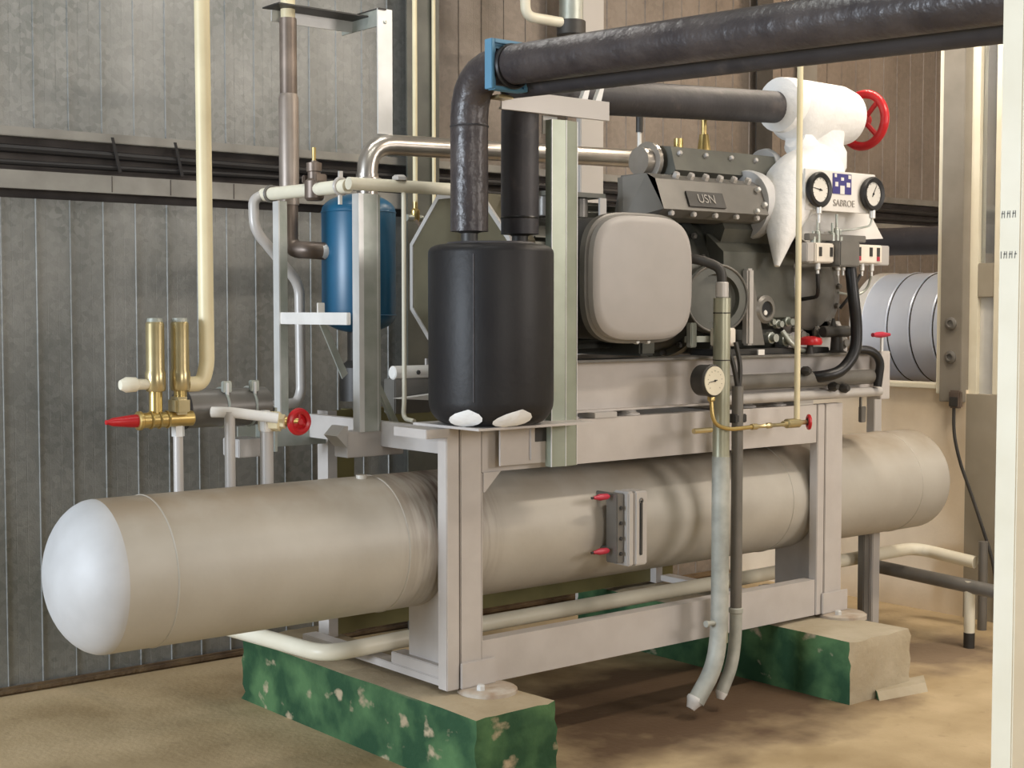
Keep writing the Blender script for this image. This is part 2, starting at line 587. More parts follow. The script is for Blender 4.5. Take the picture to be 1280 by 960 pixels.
MB().box((RX + 0.02, 4.255, 1.205), (RX + 0.09, 4.31, 4.19), 0.004).build('window_frame', 'cream_pale', wi)
MB().box((RX + 0.02, 4.31, 1.72), (RX + 0.09, 4.405, 1.90), 0.004).build('window_rail', 'bluegrey_wall', wi)
MB().box((RX + 0.05, 4.31, 1.205), (RX + 0.056, 4.405, 1.72)).build('lower_pane', 'zinc_plate', wi)
MB().box((RX + 0.05, 4.31, 1.90), (RX + 0.056, 4.405, 4.19)).build('upper_pane', 'pane_glass', wi)
MB().box((RX + 0.02, 1.0, 1.205), (RX + 0.09, 4.255, 1.30)).build('window_sill', 'cream_pale', wi)
MB().box((RX + 0.05, 1.0, 1.30), (RX + 0.056, 4.255, 4.19)).build('side_pane', 'pane_glass', wi)
struct(MB().box((9.9, -3, 0), (10.0, 6.4, 4.2)).build('wall_end', 'beige_wall'))

# junction box and cable on the partition
jb = thing('junction_box', 'small brown junction box low on the grey post', 'junction box', (RX - 0.07, 4.47, 1.10))
MB().box((RX - 0.085, 4.435, 1.13), (RX - 0.05, 4.505, 1.225), 0.008).build('box', 'brown_pipe', jb)
MB().box((RX - 0.092, 4.445, 1.14), (RX - 0.085, 4.495, 1.19), 0.003).build('cover', 'dark_steel', jb)
tag(MB().tube([(RX - 0.07, 4.478, 1.13), (RX - 0.07, 4.478, 1.0), (RX - 0.07, 4.44, 0.85), (RX - 0.04, 4.36, 0.62), (RX - 0.03, 4.24, 0.30), (RX - 0.03, 4.22, 0.02)], 0.009, 0.12, 8).build('wall_cable', 'dark_steel'),
    'thin brown cable hanging down the right wall from junction box', 'cable')
for i, z in enumerate((1.40, 1.58)):
    tag(MB().lathe((RX - 0.05, 4.515, z), (-1, 0, 0), [(0.034, 0), (0.034, 0.010), (0.024, 0.016), (0.018, 0.016), (0.016, 0.008)], 16).build('post_grommet', 'machine_grey'),
        ['lower dark round hole plate on grey post', 'upper dark round hole plate on grey post'][i], 'plate', 'round plates on the grey post')

# ribbed duct beyond the opening
dc = thing('air_duct', 'big silver banded round duct beyond the opening', 'duct', (7.7, 5.0, 1.2))
DXc, DZc, DR = 7.66, 1.545, 0.335
MB().lathe((DXc, 5.62, DZc), (0, -1, 0), [(DR - 0.02, 0), (DR, 0.015), (DR, 2.7)], 64).build('duct_shell', 'duct_metal', dc)
MB().lathe((DXc, 5.64, DZc), (0, -1, 0), [(0.2, -0.04), (DR - 0.01, 0.0), (DR + 0.006, 0.02), (DR + 0.006, 0.10)], 48).build('end_collar', 'white_paint', dc)
for y in (5.36, 5.20, 5.04, 4.88, 4.72, 4.56, 4.40):
    MB().torus((DXc, y, DZc), (0, 1, 0), DR, 0.007, 56, 6).build('seam_band', 'duct_metal', dc)
    MB().torus((DXc, y - 0.013, DZc), (0, 1, 0), DR - 0.001, 0.005, 56, 6).build('seam_gap', 'dark_steel', dc)
for y in (5.45, 4.5):
    MB().box((DXc - 0.05, y - 0.02, 0.0), (DXc + 0.05, y + 0.02, DZc - DR + 0.006)).build('support_leg', 'dark_steel', dc)
tag(MB().tube([(7.5, 6.0, 2.08), (7.5, 3.0, 2.04)], 0.085, 0.1, 16).build('insulated_pipe', 'black_foam'), 'black pipe running just above the silver banded duct', 'pipe')

# cream post in the foreground
cp = thing('cream_post', 'tall cream painted square post at right edge of view', 'post', (2.985, 1.845, 0))
ang = math.radians(0)
MB().box((2.945, 1.795, 0), (3.02, 1.849, 4.19), 0.003).build('tube', 'cream_pale', cp)
MB().box((2.90, 1.76, 0), (3.06, 1.89, 0.012), 0.003).build('base_plate', 'cream_pale', cp)
# handwritten marks on the post (small strokes on the side facing the camera)
for zc, nm in ((1.866, 0), (1.775, 1)):
    st = MB()
    for k in range(6):
        y = 1.8435 - k * 0.0068
        st.prism([(2.9447, y, zc - 0.008), (2.9447, y - 0.0014, zc - 0.008), (2.9447, y - 0.0034 + 0.002 * ((k + nm) % 2), zc + 0.008), (2.9447, y - 0.002 + 0.002 * ((k + nm) % 2), zc + 0.008)], (-0.0004, 0, 0))
        if k % 2 == nm:
            st.box((2.9443, y - 0.006, zc + 0.001), (2.9447, y, zc + 0.003))
    st.build('handwriting', 'ink', cp)

# ------------------------------------------------------------------ concrete plinths
def plinth(x0, x1, y0, y1, h, m, label):
    bm = bmesh.new()
    bmesh.ops.create_cube(bm, size=1)
    for p in bm.verts:
        p.co = V((x0 + (p.co.x + .5) * (x1 - x0), y0 + (p.co.y + .5) * (y1 - y0), (p.co.z + .5) * h))
    bmesh.ops.subdivide_edges(bm, edges=bm.edges[:], cuts=7, use_grid_fill=True)
    rnd = random.Random(int(x0 * 10))
    for p in bm.verts:
        k = sum((abs(p.co.x - x0) < 1e-4 or abs(p.co.x - x1) < 1e-4, abs(p.co.y - y0) < 1e-4 or abs(p.co.y - y1) < 1e-4, abs(p.co.z - h) < 1e-4))
        if p.co.z > 0.01:
            c = V(((x0 + x1) / 2, p.co.y, p.co.z))
            amp = 0.004 if k < 2 else 0.012
            p.co += V((rnd.uniform(-amp, amp) * .6, rnd.uniform(-amp, amp) * .6, -rnd.random() * amp * .7 if abs(p.co.z - h) < 1e-4 else 0))
            if k >= 2:
                p.co += V((0.006 if abs(p.co.x - x0) < .02 else -0.006, 0.006 if abs(p.co.y - y0) < .02 else -0.006 if abs(p.co.y - y1) < .02 else 0, -0.004))
    bm.verts.index_update()
    m_ = MB().add([p.co.copy() for p in bm.verts], [[q.index for q in f.verts] for f in bm.faces])
    bm.free()
    o = m_.build('concrete_plinth', m)
    return tag(o, label, 'plinth')


plinth(2.985, 3.36, 3.83, 5.45, 0.27, 'concrete_green', 'long concrete plinth with worn green paint under the near post')
plinth(4.90, 5.33, 3.74, 5.45, 0.27, 'concrete_side_green', 'chipped bare concrete plinth with one green side under far post')
tag(MB().prism([(5.05, 3.70, 0), (5.34, 3.66, 0), (5.44, 3.74, 0), (5.30, 3.76, 0), (5.1, 3.76, 0)], (0.01, 0.02, 0.035)).build('concrete_lump', 'concrete_side_green'),
    'thin crumbled concrete lump at foot of bare plinth', 'rubble')

# ------------------------------------------------------------------ steel support frame
FY = 4.12
RYb = 5.14
fr = thing('support_frame', 'light grey welded steel frame standing on two concrete plinths', 'frame', (4.2, 4.6, 0.27))
fp = 'frame_paint'


def post(x0, xm, x1, y0, dep, z0, z1, m=fp):
    # two flat channels side by side with a thin gap between
    MB().box((x0, y0, z0), (xm - 0.003, y0 + dep, z1), 0.003).build('post', m, fr)
    MB().box((xm + 0.003, y0, z0), (x1, y0 + dep, z1), 0.003).build('post', m, fr)


post(3.083, 3.143, 3.242, FY, 0.055, 0.285, 1.232)
MB().box((3.243, FY + 0.002, 0.285), (3.247, FY + 0.05, 1.06)).build('post_flange', fp, fr)
post(5.148, 5.2, 5.325, FY, 0.045, 0.285, 1.232)
# rear posts: channels open to the side, olive inside
for x in (3.23, 5.16):
    m = MB()
    m.box((x, RYb, 0.28), (x + 0.045, RYb + 0.006, 1.232))
    m.build('post', fp, fr)
    MB().box((x + 0.045, RYb + 0.03, 0.28), (x + 0.15, RYb + 0.036, 1.232)).build('post_web', 'rear_olive', fr)
    MB().box((x, RYb + 0.006, 0.28), (x + 0.006, RYb + 0.08, 1.232)).build('post_flange', fp, fr)
# front rails (channels: web and two lips)
def rail(x0, x1, y, z0, z1, m=fp, nm='rail'):
    MB().box((x0, y, z0), (x1, y + 0.008, z1)).build(nm, m, fr)
    MB().box((x0, y + 0.008, z0), (x1, y + 0.06, z0 + 0.008)).build('rail_lip', m, fr)
    MB().box((x0, y + 0.008, z1 - 0.008), (x1, y + 0.06, z1)).build('rail_lip', m, fr)


rail(3.248, 5.145, FY + 0.006, 1.062, 1.232)
rail(3.248, 5.145, FY + 0.006, 0.285, 0.445)
rail(3.36, 5.30, RYb + 0.04, 0.285, 0.445, 'rear_olive')
rail(3.36, 5.30, RYb + 0.04, 1.062, 1.232, 'rear_olive')
# cross members running back along the plinths and under the machine
for x in (3.10, 5.19):
    MB().box((x, FY + 0.056, 0.288), (x + 0.07, RYb, 0.317), 0.003).build('cross_member', fp, fr)
    MB().box((x + 0.002, FY + 0.057, 0.317), (x + 0.068, 4.50, 0.360), 0.003).build('cross_member_pad', fp, fr)
    MB().box((x - 0.004 if x > 4 else x + 0.03, FY + 0.056, 1.13), (x + 0.07, RYb, 1.225), 0.003).build('cross_member', fp, fr)
for x in (3.9, 4.6):
    MB().box((x, FY + 0.066, 1.12), (x + 0.07, RYb, 1.225), 0.003).build('cross_member', fp, fr)
# gusset and foot plates
MB().prism([(3.25, FY - 0.001, 1.062), (3.25, FY - 0.001, 0.99), (3.256, FY - 0.001, 0.99), (3.33, FY - 0.001, 1.062)], (0, 0.006, 0)).build('gusset', fp, fr)
for (x0, x1) in ((3.12, 3.36), (5.16, 5.42)):
    MB().lathe(((x0 + x1) / 2, 4.085, 0.262), (0, 0, 1), [(0.11, 0), (0.11, 0.018), (0.10, 0.024)], 20).build('foot_plate', 'foot_paint', fr)
    MB().box((x0 + 0.02, 4.108, 0.286), (x1 - 0.06, 4.118, 0.38), 0.003).build('foot_gusset', fp, fr)
    hexbolt(fr, (x0 + 0.07, 4.06, 0.286), (0, 0, 1), 0.016, 0.02)

# ------------------------------------------------------------------ horizontal receiver tank
TY, TZ, TR = 4.42, 0.796, 0.25
tk = thing('receiver_tank', 'long horizontal grey pressure tank with rounded ends', 'tank', (4.2, TY, TZ - TR))


def dish(sign, xe, depth, n=48):
    prof = []
    for i in range(21):
        t = i / 20 * PI / 2
        prof.append((TR * math.cos(t), depth * (1 - math.cos(t) ** 2.0) ** 0.56))
    return MB().lathe((xe, TY, TZ), (sign, 0, 0), prof, n)


XL, XR = 1.905, 6.235
sh = MB().lathe((XL, TY, TZ), (1, 0, 0), [(TR, 0), (TR, XR - XL)], 64).build('shell', 'tank_paint', tk)
dish(-1, XL, 0.155).build('end_cap', 'pale_silver', tk)  # paler and cooler than the shell, painting in daylight from the left
dish(1, XR, 0.105).build('end_cap', 'tank_paint', tk)
for x in (2.07, 2.96, 5.05, 6.02):
    MB().torus((x, TY, TZ), (1, 0, 0), TR - 0.0005, 0.0035, 64, 6).build('weld_seam', 'tank_paint', tk)
for x in (3.13, 5.22):
    m = MB()
    m.prism([(x, TY - 0.20, 0.36), (x, TY - 0.0, 0.36), (x, TY - 0.0, 0.555), (x, TY - 0.14, 0.60), (x, TY - 0.20, 0.66)], (0.02, 0, 0))
    m.build('saddle', fp, tk)
MB().lathe((2.9, TY - 0.03, TZ + TR - 0.01), (0, 0, 1), [(0.02, 0), (0.02, 0.02)], 12).build('plug', 'tank_paint', tk)
# risers on top of the tank
for (x, y, r, z1) in ((2.235, 4.5, 0.0165, 1.245), (2.43, 4.5, 0.0185, 1.30), (2.575, 4.5, 0.0235, 1.235)):
    MB().cyl((x, y, 1.00), (x, y, z1), r).build('riser_pipe', 'light_grey', tk)

# level gauge
lg = thing('level_gauge', 'flat armoured level gauge with red taps on tank side', 'level gauge', (3.96, 4.12, 0.65))
MB().box((3.885, 4.085, 0.662), (3.925, 4.15, 0.935), 0.004).build('side_plate', 'machine_grey', lg)
MB().box((3.925, 4.062, 0.650), (3.957, 4.152, 0.943), 0.006).build('body', 'light_grey', lg)
MB().box((3.957, 4.056, 0.650), (4.025, 4.15, 0.943), 0.006).build('front_block', 'light_grey', lg)
MB().box((3.979, 4.052, 0.69), (3.995, 4.0575, 0.905), 0.004).build('glass_slot', 'dark_steel', lg)
MB().torus((3.987, 4.055, 0.905), (0, 1, 0), 0.009, 0.003, 12, 6).build('slot_rim', 'machine_grey', lg)
for z in (0.70, 0.76, 0.82, 0.88):
    hexbolt(lg, (3.905, 4.085, z), (0, -1, 0), 0.008, 0.008, 'dark_steel')
for z in (0.712, 0.925):
    MB().tube([(3.90, 4.13, z), (3.90, 4.22, z)], 0.012).build('connection', 'machine_grey', lg)
    h = MB().lathe((3.875, 4.12, z), (-1, 0, 0), [(0.006, 0), (0.012, 0.012), (0.013, 0.05), (0.008, 0.068), (0.006, 0.082)], 12).build('tap_handle', 'pink_red', lg)
    MB().lathe((3.79, 4.12, z), (-1, 0, 0), [(0.005, 0), (0.005, 0.008)], 8).build('tap_tip', 'dark_steel', h)

# ------------------------------------------------------------------ machine base (skid)
mb_ = thing('machine_base', 'light grey steel base beams carrying the motor and compressor', 'base', (4.7, 4.55, 1.235))
BY = 4.2
MB().box((3.60, BY, 1.262), (5.63, BY + 0.012, 1.448)).build('front_beam', fp, mb_)
MB().box((3.60, BY - 0.05, 1.448), (5.63, BY + 0.10, 1.458)).build('top_flange', 'machine_grey', mb_)
MB().box((3.60, BY - 0.045, 1.255), (5.63, BY + 0.10, 1.263)).build('bottom_flange', fp, mb_)
MB().box((3.60, 4.95, 1.262), (5.63, 4.962, 1.448)).build('rear_beam', fp, mb_)
for x in (3.62, 4.2, 5.0):
    MB().box((x, BY + 0.012, 1.27), (x + 0.06, 4.95, 1.44)).build('cross_beam', fp, mb_)
MB().box((5.63, BY - 0.06, 1.235), (5.70, BY + 0.02, 1.46), 0.003).build('end_post', fp, mb_)
MB().box((5.60, BY + 0.02, 1.245), (5.68, 4.95, 1.29), 0.003).build('end_beam', fp, mb_)
MB().box((6.03, 4.47, 1.03), (6.09, 4.52, 1.25), 0.003).build('end_leg', 'light_grey', mb_)
MB().box((5.66, 4.46, 1.245), (6.10, 4.53, 1.29), 0.003).build('end_arm', fp, mb_)
MB().box((5.95, 4.49, 1.09), (5.99, 4.51, 1.17), 0.003).build('end_switch', 'machine_grey', mb_)
MB().box((5.95, 4.495, 1.17), (5.96, 4.505, 1.25)).build('end_switch_stem', 'machine_grey', mb_)
for x in (3.72, 4.05, 4.75, 4.95):
    MB().lathe((x, BY - 0.0, 1.233), (0, 0, 1), [(0.05, 0), (0.05, 0.006), (0.035, 0.012), (0.035, 0.024)], 16).build('mount', 'light_grey', mb_)
for x0, x1 in ((3.80, 3.92), (5.02, 5.12)):
    MB().box((x0, FY + 0.002, 1.2325), (x1, BY + 0.02, 1.2545), 0.002).build('shim_block', 'light_grey', mb_)

# ------------------------------------------------------------------ electric motor
mo = thing('electric_motor', 'dark green-grey electric motor with large flat terminal box', 'motor', (3.95, 4.6, 1.46))
MX0, MX1, MYc, MZc, MR = 3.62, 4.40, 4.62, 1.79, 0.30
MB().lathe((MX0, MYc, MZc), (1, 0, 0), [(MR - 0.02, 0), (MR, 0.02), (MR, MX1 - MX0 - 0.02), (MR - 0.03, MX1 - MX0)], 48).build('housing', 'machine_green', mo)
for k in range(26):
    a = 2 * PI * k / 26
    c, s_ = math.cos(a), math.sin(a)
    q = [V((MX0 + 0.06, MYc + c * (MR - .003) - s_ * 0.004, MZc + s_ * (MR - .003) + c * 0.004)), V((MX0 + 0.06, MYc + c * (MR - .003) + s_ * 0.004, MZc + s_ * (MR - .003) - c * 0.004)),
         V((MX0 + 0.06, MYc + c * (MR + .02) + s_ * 0.003, MZc + s_ * (MR + .02) - c * 0.003)), V((MX0 + 0.06, MYc + c * (MR + .02) - s_ * 0.003, MZc + s_ * (MR + .02) + c * 0.003))]
    MB().prism(q, (0.62, 0, 0)).build('cooling_fin', 'machine_green', mo, smooth=False)
# octagonal fan cover at the far left end
oc = [(MYc + 0.345 * math.cos(PI / 8 + k * PI / 4), MZc + 0.345 * math.sin(PI / 8 + k * PI / 4)) for k in range(8)]
MB().prism([(3.52, y, z) for y, z in oc], (0.13, 0, 0)).build('fan_cover', 'fan_olive', mo, smooth=False)
rim = MB()
for k in range(8):
    a, b = oc[k], oc[(k + 1) % 8]
    A, B = V((3.515, a[0], a[1])), V((3.515, b[0], b[1]))
    c_ = V((3.515, MYc, MZc))
    rim.prism([A + (A - c_) * 0.03, B + (B - c_) * 0.03, B - (B - c_) * 0.03, A - (A - c_) * 0.03], (0.012, 0, 0))
rim.build('fan_cover_rim', 'light_grey', mo, smooth=False)
for x in (3.70, 4.25):
    MB().box((x, 4.33, 1.46), (x + 0.09, 4.90, 1.56), 0.01).build('foot', 'machine_green', mo)
hexbolt(mo, (3.745, 4.37, 1.56), (0, 0, 1), 0.016, 0.02)
# terminal box: superellipse cover with bevelled rim
def supere(cx, cz, a, b, e, n=56):
    r = []
    for k in range(n):
        t = 2 * PI * k / n
        c, s_ = math.cos(t), math.sin(t)
        r.append((cx + a * math.copysign(abs(c) ** (2 / e), c), cz + b * math.copysign(abs(s_) ** (2 / e), s_)))
    return r


def loft(name, m, rings, parent):
    n = len(rings[0])
    vs = [p for r in rings for p in r]
    fs = []
    for j in range(len(rings) - 1):
        for i in range(n):
            i2 = (i + 1) % n
            fs.append((j * n + i, j * n + i2, (j + 1) * n + i2, (j + 1) * n + i))
    fs.append(tuple(range(n))[::-1])
    fs.append(tuple((len(rings) - 1) * n + i for i in range(n)))
    return MB().add(vs, fs).build(name, m, parent)


TCX, TCZ = 4.005, 1.776


def ring(y, a, b, e=3.6):
    return [(x, y, z) for x, z in supere(TCX, TCZ, a, b, e)]


tb = loft('terminal_box', 'dark_steel', [ring(4.34, 0.27, 0.24), ring(4.125, 0.272, 0.245)], mo)
loft('box_rim', 'machine_grey', [ring(4.125, 0.285, 0.255), ring(4.095, 0.285, 0.255), ring(4.09, 0.275, 0.247)], tb)
loft('box_lid', 'lid_grey', [ring(4.092, 0.272, 0.243), ring(4.065, 0.270, 0.241), ring(4.054, 0.258, 0.229), ring(4.050, 0.24, 0.21)], tb)
for (x, z) in ((3.745, 1.70), (3.745, 1.86), (4.0, 1.528), (4.06, 1.528)):
    hexbolt(mo, (x, 4.11, z), (0, -1, 0), 0.011, 0.02, 'zinc_plate', 'lid_screw')
MB().box((3.62, 4.4, 2.06), (3.82, 4.5, 2.10), 0.004).build('lifting_bracket', 'machine_grey', mo)
MB().tube([(3.66, 4.36, 2.09), (3.66, 4.36, 2.14)], 0.012).build('lifting_stud', 'light_grey', mo)
MB().box((3.72, 4.30, 2.10), (4.02, 4.44, 2.118)).build('top_plate', 'machine_green', mo)
MB().box((3.985, 4.295, 1.99), (4.02, 4.305, 2.10)).build('top_plate_leg', 'light_grey', mo)
for k in range(3):
    MB().rcyl((3.75 + 0.09 * k, 4.36, 2.02), (3.75 + 0.09 * k, 4.36, 2.10), 0.035).build('terminal_post', 'machine_grey', mo)

# ------------------------------------------------------------------ reciprocating compressor
co = thing('piston_compressor', 'grey-green piston compressor with bolted heads and side covers', 'compressor', (4.95, 4.6, 1.46))
# crankcase: profile in y/z extruded along x
prof = [(4.34, 1.46), (4.30, 1.52), (4.30, 1.86), (4.24, 2.0), (4.30, 2.12), (4.46, 2.16), (4.60, 2.10), (4.74, 2.16), (4.9, 2.12), (4.96, 2.0), (4.90, 1.86), (4.90, 1.52), (4.86, 1.46)]
MB().prism([(4.66, y, z) for y, z in prof], (0.78, 0, 0)).build('crankcase', 'machine_green', co, smooth=False)
MB().lathe((4.40, 4.6, 1.77), (1, 0, 0), [(0.25, 0), (0.27, 0.02), (0.30, 0.20), (0.33, 0.21), (0.33, 0.26)], 48).build('bell_housing', 'machine_green', co)
for k in range(18):
    a = 2 * PI * k / 18
    hexbolt(co, (4.605, 4.6 + 0.312 * math.cos(a), 1.77 + 0.312 * math.sin(a)), (-1, 0, 0), 0.014, 0.016, 'machine_grey', 'flange_bolt')
# front shoulder of the crankcase, falling toward the viewer
MB().prism([(4.62, 4.31, 1.98), (4.62, 4.21, 1.90), (4.62, 4.20, 1.62), (4.62, 4.31, 1.56)], (0.46, 0, 0)).build('shoulder', 'machine_green', co, smooth=False)
# round coupling flange on the side
MB().lathe((4.60, 4.26, 1.70), (-0.35, -0.94, 0), [(0.15, 0), (0.15, 0.05), (0.14, 0.058), (0.105, 0.058), (0.10, 0.03)], 36).build('side_flange', 'machine_green', co)
MB().torus((4.58, 4.205, 1.70), (-0.35, -0.94, 0), 0.142, 0.006, 36, 8).build('flange_edge', 'machine_grey', co)
MB().box((4.735, 4.17, 1.50), (4.775, 4.21, 1.83), 0.008).build('rib', 'light_grey', co)
MB().prism([(4.775, 4.185, 1.82), (4.775, 4.185, 1.50), (4.86, 4.185, 1.50)], (0, 0.02, 0)).build('web_plate', 'machine_grey', co)
# oil sight glass
MB().lathe((4.865, 4.205, 1.655), (0, -1, 0), [(0.062, 0), (0.062, 0.02), (0.05, 0.03), (0.036, 0.03), (0.034, 0.018)], 28).build('sight_glass_ring', 'machine_grey', co)
MB().lathe((4.865, 4.186, 1.655), (0, -1, 0), [(0.034, 0), (0.033, 0.004)], 24).build('sight_glass', 'black_plastic', co)
MB().lathe((4.858, 4.180, 1.640), (0, -1, 0), [(0.012, 0), (0.010, 0.003)], 12).build('glint_disc', 'white_paint', co)  # white disc added as a painted highlight on the glass
# big round side cover
MB().lathe((5.22, 4.31, 1.74), (0, -1, 0), [(0.235, 0), (0.235, 0.06), (0.215, 0.075), (0.18, 0.075), (0.165, 0.09), (0.05, 0.105)], 48).build('side_cover', 'machine_grey', co)
for k in range(14):
    a = 2 * PI * k / 14 + 0.1
    hexbolt(co, (5.22 + 0.205 * math.cos(a), 4.238, 1.74 + 0.205 * math.sin(a)), (0, -1, 0), 0.014, 0.02, 'machine_grey', 'cover_bolt')
# front end cover (right) lighter casting
MB().lathe((5.44, 4.6, 1.77), (1, 0, 0), [(0.33, 0), (0.33, 0.04), (0.29, 0.06), (0.25, 0.14), (0.12, 0.17)], 48).build('end_cover', 'light_grey', co)
MB().prism([(5.20, 4.235, 1.60), (5.44, 4.235, 1.60), (5.50, 4.235, 1.52), (5.50, 4.235, 1.46), (5.08, 4.235, 1.46), (5.08, 4.235, 1.54)], (0, 0.08, 0)).build('sump_block', 'light_grey', co, smooth=False)
for (x, z) in ((5.15, 1.54), (5.27, 1.55), (5.40, 1.56), (5.46, 1.50)):
    MB().lathe((x, 4.235, z), (0, -1, 0), [(0.028, 0), (0.028, 0.012), (0.018, 0.018), (0.018, 0.03)], 16).build('plug', 'machine_grey', co)
for (x, z, r, h) in ((4.92, 1.53, 0.026, 0.05), (4.97, 1.59, 0.020, 0.04), (4.93, 1.60, 0.018, 0.03), (5.02, 1.52, 0.03, 0.05), (5.03, 1.60, 0.022, 0.05)):
    MB().lathe((x, 4.22, z), (0, -1, 0), [(r, 0), (r, h * 0.5), (r * 0.7, h * 0.55), (r * 0.7, h)], 12).build('fitting', 'galvanised', co)
MB().tube([(4.97, 4.18, 1.56), (5.0, 4.15, 1.50), (5.08, 4.15, 1.47), (5.15, 4.17, 1.48)], 0.012, 0.04, 10).build('oil_line', 'galvanised', co)
MB().box((4.55, 4.18, 1.459), (5.30, 4.34, 1.485), 0.004).build('sole_plate', 'dark_steel', co)
# head of the front bank: tilted block with nameplate
hb = [(4.30, 2.02), (4.20, 2.03), (4.15, 2.06), (4.20, 2.185), (4.25, 2.21), (4.40, 2.21), (4.44, 2.05)]
hd = MB().prism([(4.20, y, z) for y, z in hb], (0.64, 0, 0)).build('cylinder_head', 'machine_grey', co, smooth=False)
MB().prism([(4.12, 4.30, 2.02), (4.20, 4.20, 2.03), (4.20, 4.15, 2.06), (4.20, 4.20, 2.185), (4.20, 4.25, 2.21), (4.17, 4.36, 2.20)], (0.02, 0.05, 0)).build('head_end', 'machine_grey', hd, smooth=False)
un = V((0, -0.125, 0.05)).normalized()
up_ = V((0, 0.05, 0.125)).normalized()
npc = V((4.46, 4.17, 2.105)) + un * 0.004
pm = MB()
xs = V((1, 0, 0))
pm.prism([npc - xs * 0.11 - up_ * 0.034, npc + xs * 0.11 - up_ * 0.034, npc + xs * 0.11 + up_ * 0.034, npc - xs * 0.11 + up_ * 0.034], un * 0.006)
npl = pm.build('nameplate', 'dark_steel', hd, smooth=False)
text('nameplate_letters', 'USN', 0.055, npc + un * 0.008, xs, up_, 'letter_grey', hd)
for k in range(6):
    hexbolt(hd, (4.34 + 0.088 * k, 4.225, 2.195), (0, -0.5, 0.86), 0.016, 0.026, 'light_grey', 'head_bolt')
for k in range(5):
    hexbolt(hd, (4.25 + 0.13 * k, 4.165, 2.045), (0, -0.9, -0.1), 0.012, 0.018, 'light_grey', 'head_bolt')
for (x, y, z) in ((4.80, 4.185, 2.165), (4.82, 4.165, 2.10), (4.76, 4.155, 2.07)):
    hexbolt(hd, (x, y, z), un, 0.012, 0.018, 'zinc_plate', 'head_bolt')
# round shiny end casting right of the head
MB().lathe((4.84, 4.30, 2.11), (1, 0, 0), [(0.15, 0), (0.155, 0.02), (0.15, 0.06), (0.11, 0.10), (0.06, 0.115)], 36).build('head_end_cap', 'pale_silver', hd)
# upper gallery: discharge manifold block
MB().prism([(4.42, 4.36, 2.20), (4.42, 4.30, 2.24), (4.42, 4.33, 2.34), (4.42, 4.50, 2.36), (4.42, 4.56, 2.20)], (0.66, 0, 0)).build('manifold', 'machine_green', co, smooth=False)
MB().lathe((4.40, 4.43, 2.28), (-1, 0, 0), [(0.075, 0), (0.085, 0.005), (0.085, 0.025), (0.06, 0.028), (0.06, 0.07)], 24).build('manifold_flange', 'steel_pipe', co)
MB().lathe((5.08, 4.40, 2.29), (1, 0, 0), [(0.09, 0), (0.095, 0.02), (0.085, 0.05), (0.04, 0.07)], 24).build('manifold_cap', 'pale_silver', co)
for k in range(4):
    hexbolt(co, (4.46 + 0.16 * k, 4.325, 2.31), (0, -0.9, 0.3), 0.011, 0.02, 'light_grey', 'manifold_bolt')
MB().cyl((4.72, 4.42, 2.35), (4.72, 4.42, 2.42), 0.03, 0.02).build('vent_base', 'brass', co)
MB().cyl((4.72, 4.42, 2.42), (4.72, 4.42, 2.50), 0.012).build('vent_stem', 'brass', co)
MB().cyl((4.56, 4.42, 2.35), (4.56, 4.42, 2.39), 0.02).build('vent_plug', 'brass', co)
MB().tube([(4.88, 4.20, 2.18), (5.0, 4.22, 2.24), (5.14, 4.24, 2.30)], 0.016, 0.06, 10).build('rail_tube', 'light_grey', co)
MB().tube([(4.90, 4.18, 2.02), (5.02, 4.20, 2.14), (5.14, 4.22, 2.26)], 0.014, 0.06, 10).build('rail_tube', 'light_grey', co)
# dark valve and red handle at the foot of the compressor
bv = thing('drain_valve', 'small black drain valve at compressor foot beside red handle', 'valve', (5.28, 4.14, 1.46))
MB().lathe((5.30, 4.14, 1.46), (0, 0, 1), [(0.045, 0), (0.03, 0.012), (0.026, 0.07), (0.032, 0.075)], 16).build('body', 'dark_steel', bv)
MB().rcyl((5.20, 4.14, 1.555), (5.38, 4.14, 1.555), 0.026).build('cross_body', 'dark_steel', bv)
MB().lathe((5.275, 4.14, 1.57), (0, 0, 1), [(0.018, 0), (0.010, 0.03), (0.006, 0.045)], 10).build('stem', 'dark_steel', bv)
rv = thing('stop_valve', 'tiny red-handled stop valve on top of machine base', 'valve', (5.10, 4.12, 1.458))
MB().lathe((5.10, 4.13, 1.458), (0, 0, 1), [(0.02, 0), (0.014, 0.02), (0.014, 0.04)], 12).build('body', 'dark_steel', rv)
MB().lathe((5.10, 4.13, 1.498), (0, 0, 1), [(0.05, 0), (0.055, 0.012), (0.05, 0.03), (0.02, 0.038)], 16).build('handle', 'red_paint', rv)
tag(MB().box((4.775, 4.146, 1.4585), (4.815, 4.152, 1.482)).build('label_tag', 'white_paint'), 'tiny white tag on the machine base behind thin cream pipe', 'tag')

# white frosted suction manifold sweeping down beside the gauges
fm = thing('frosted_manifold', 'white frosted casting sweeping down left of the gauges', 'manifold', (5.0, 4.2, 1.85))
fr_r = lambda t: 1.0 if t < 0.35 else max(0.08, 1.0 - ((t - 0.35) / 0.65) ** 1.1 * 0.94)
MB().tube([(5.26, 4.24, 2.27), (5.05, 4.19, 2.19), (4.93, 4.15, 2.04), (4.86, 4.12, 1.84)], 0.145, 0.14, 20, rs=fr_r).build('casting', 'white_frost', fm)
MB().prism([(5.00, 4.14, 2.08), (5.14, 4.16, 2.08), (5.30, 4.16, 2.10), (5.52, 4.16, 2.14), (5.66, 4.16, 1.985), (5.4, 4.16, 1.97), (5.08, 4.14, 1.95), (4.95, 4.14, 2.0)], (0, 0.03, 0)).build('shroud_plate', 'white_paint', fm, smooth=False)

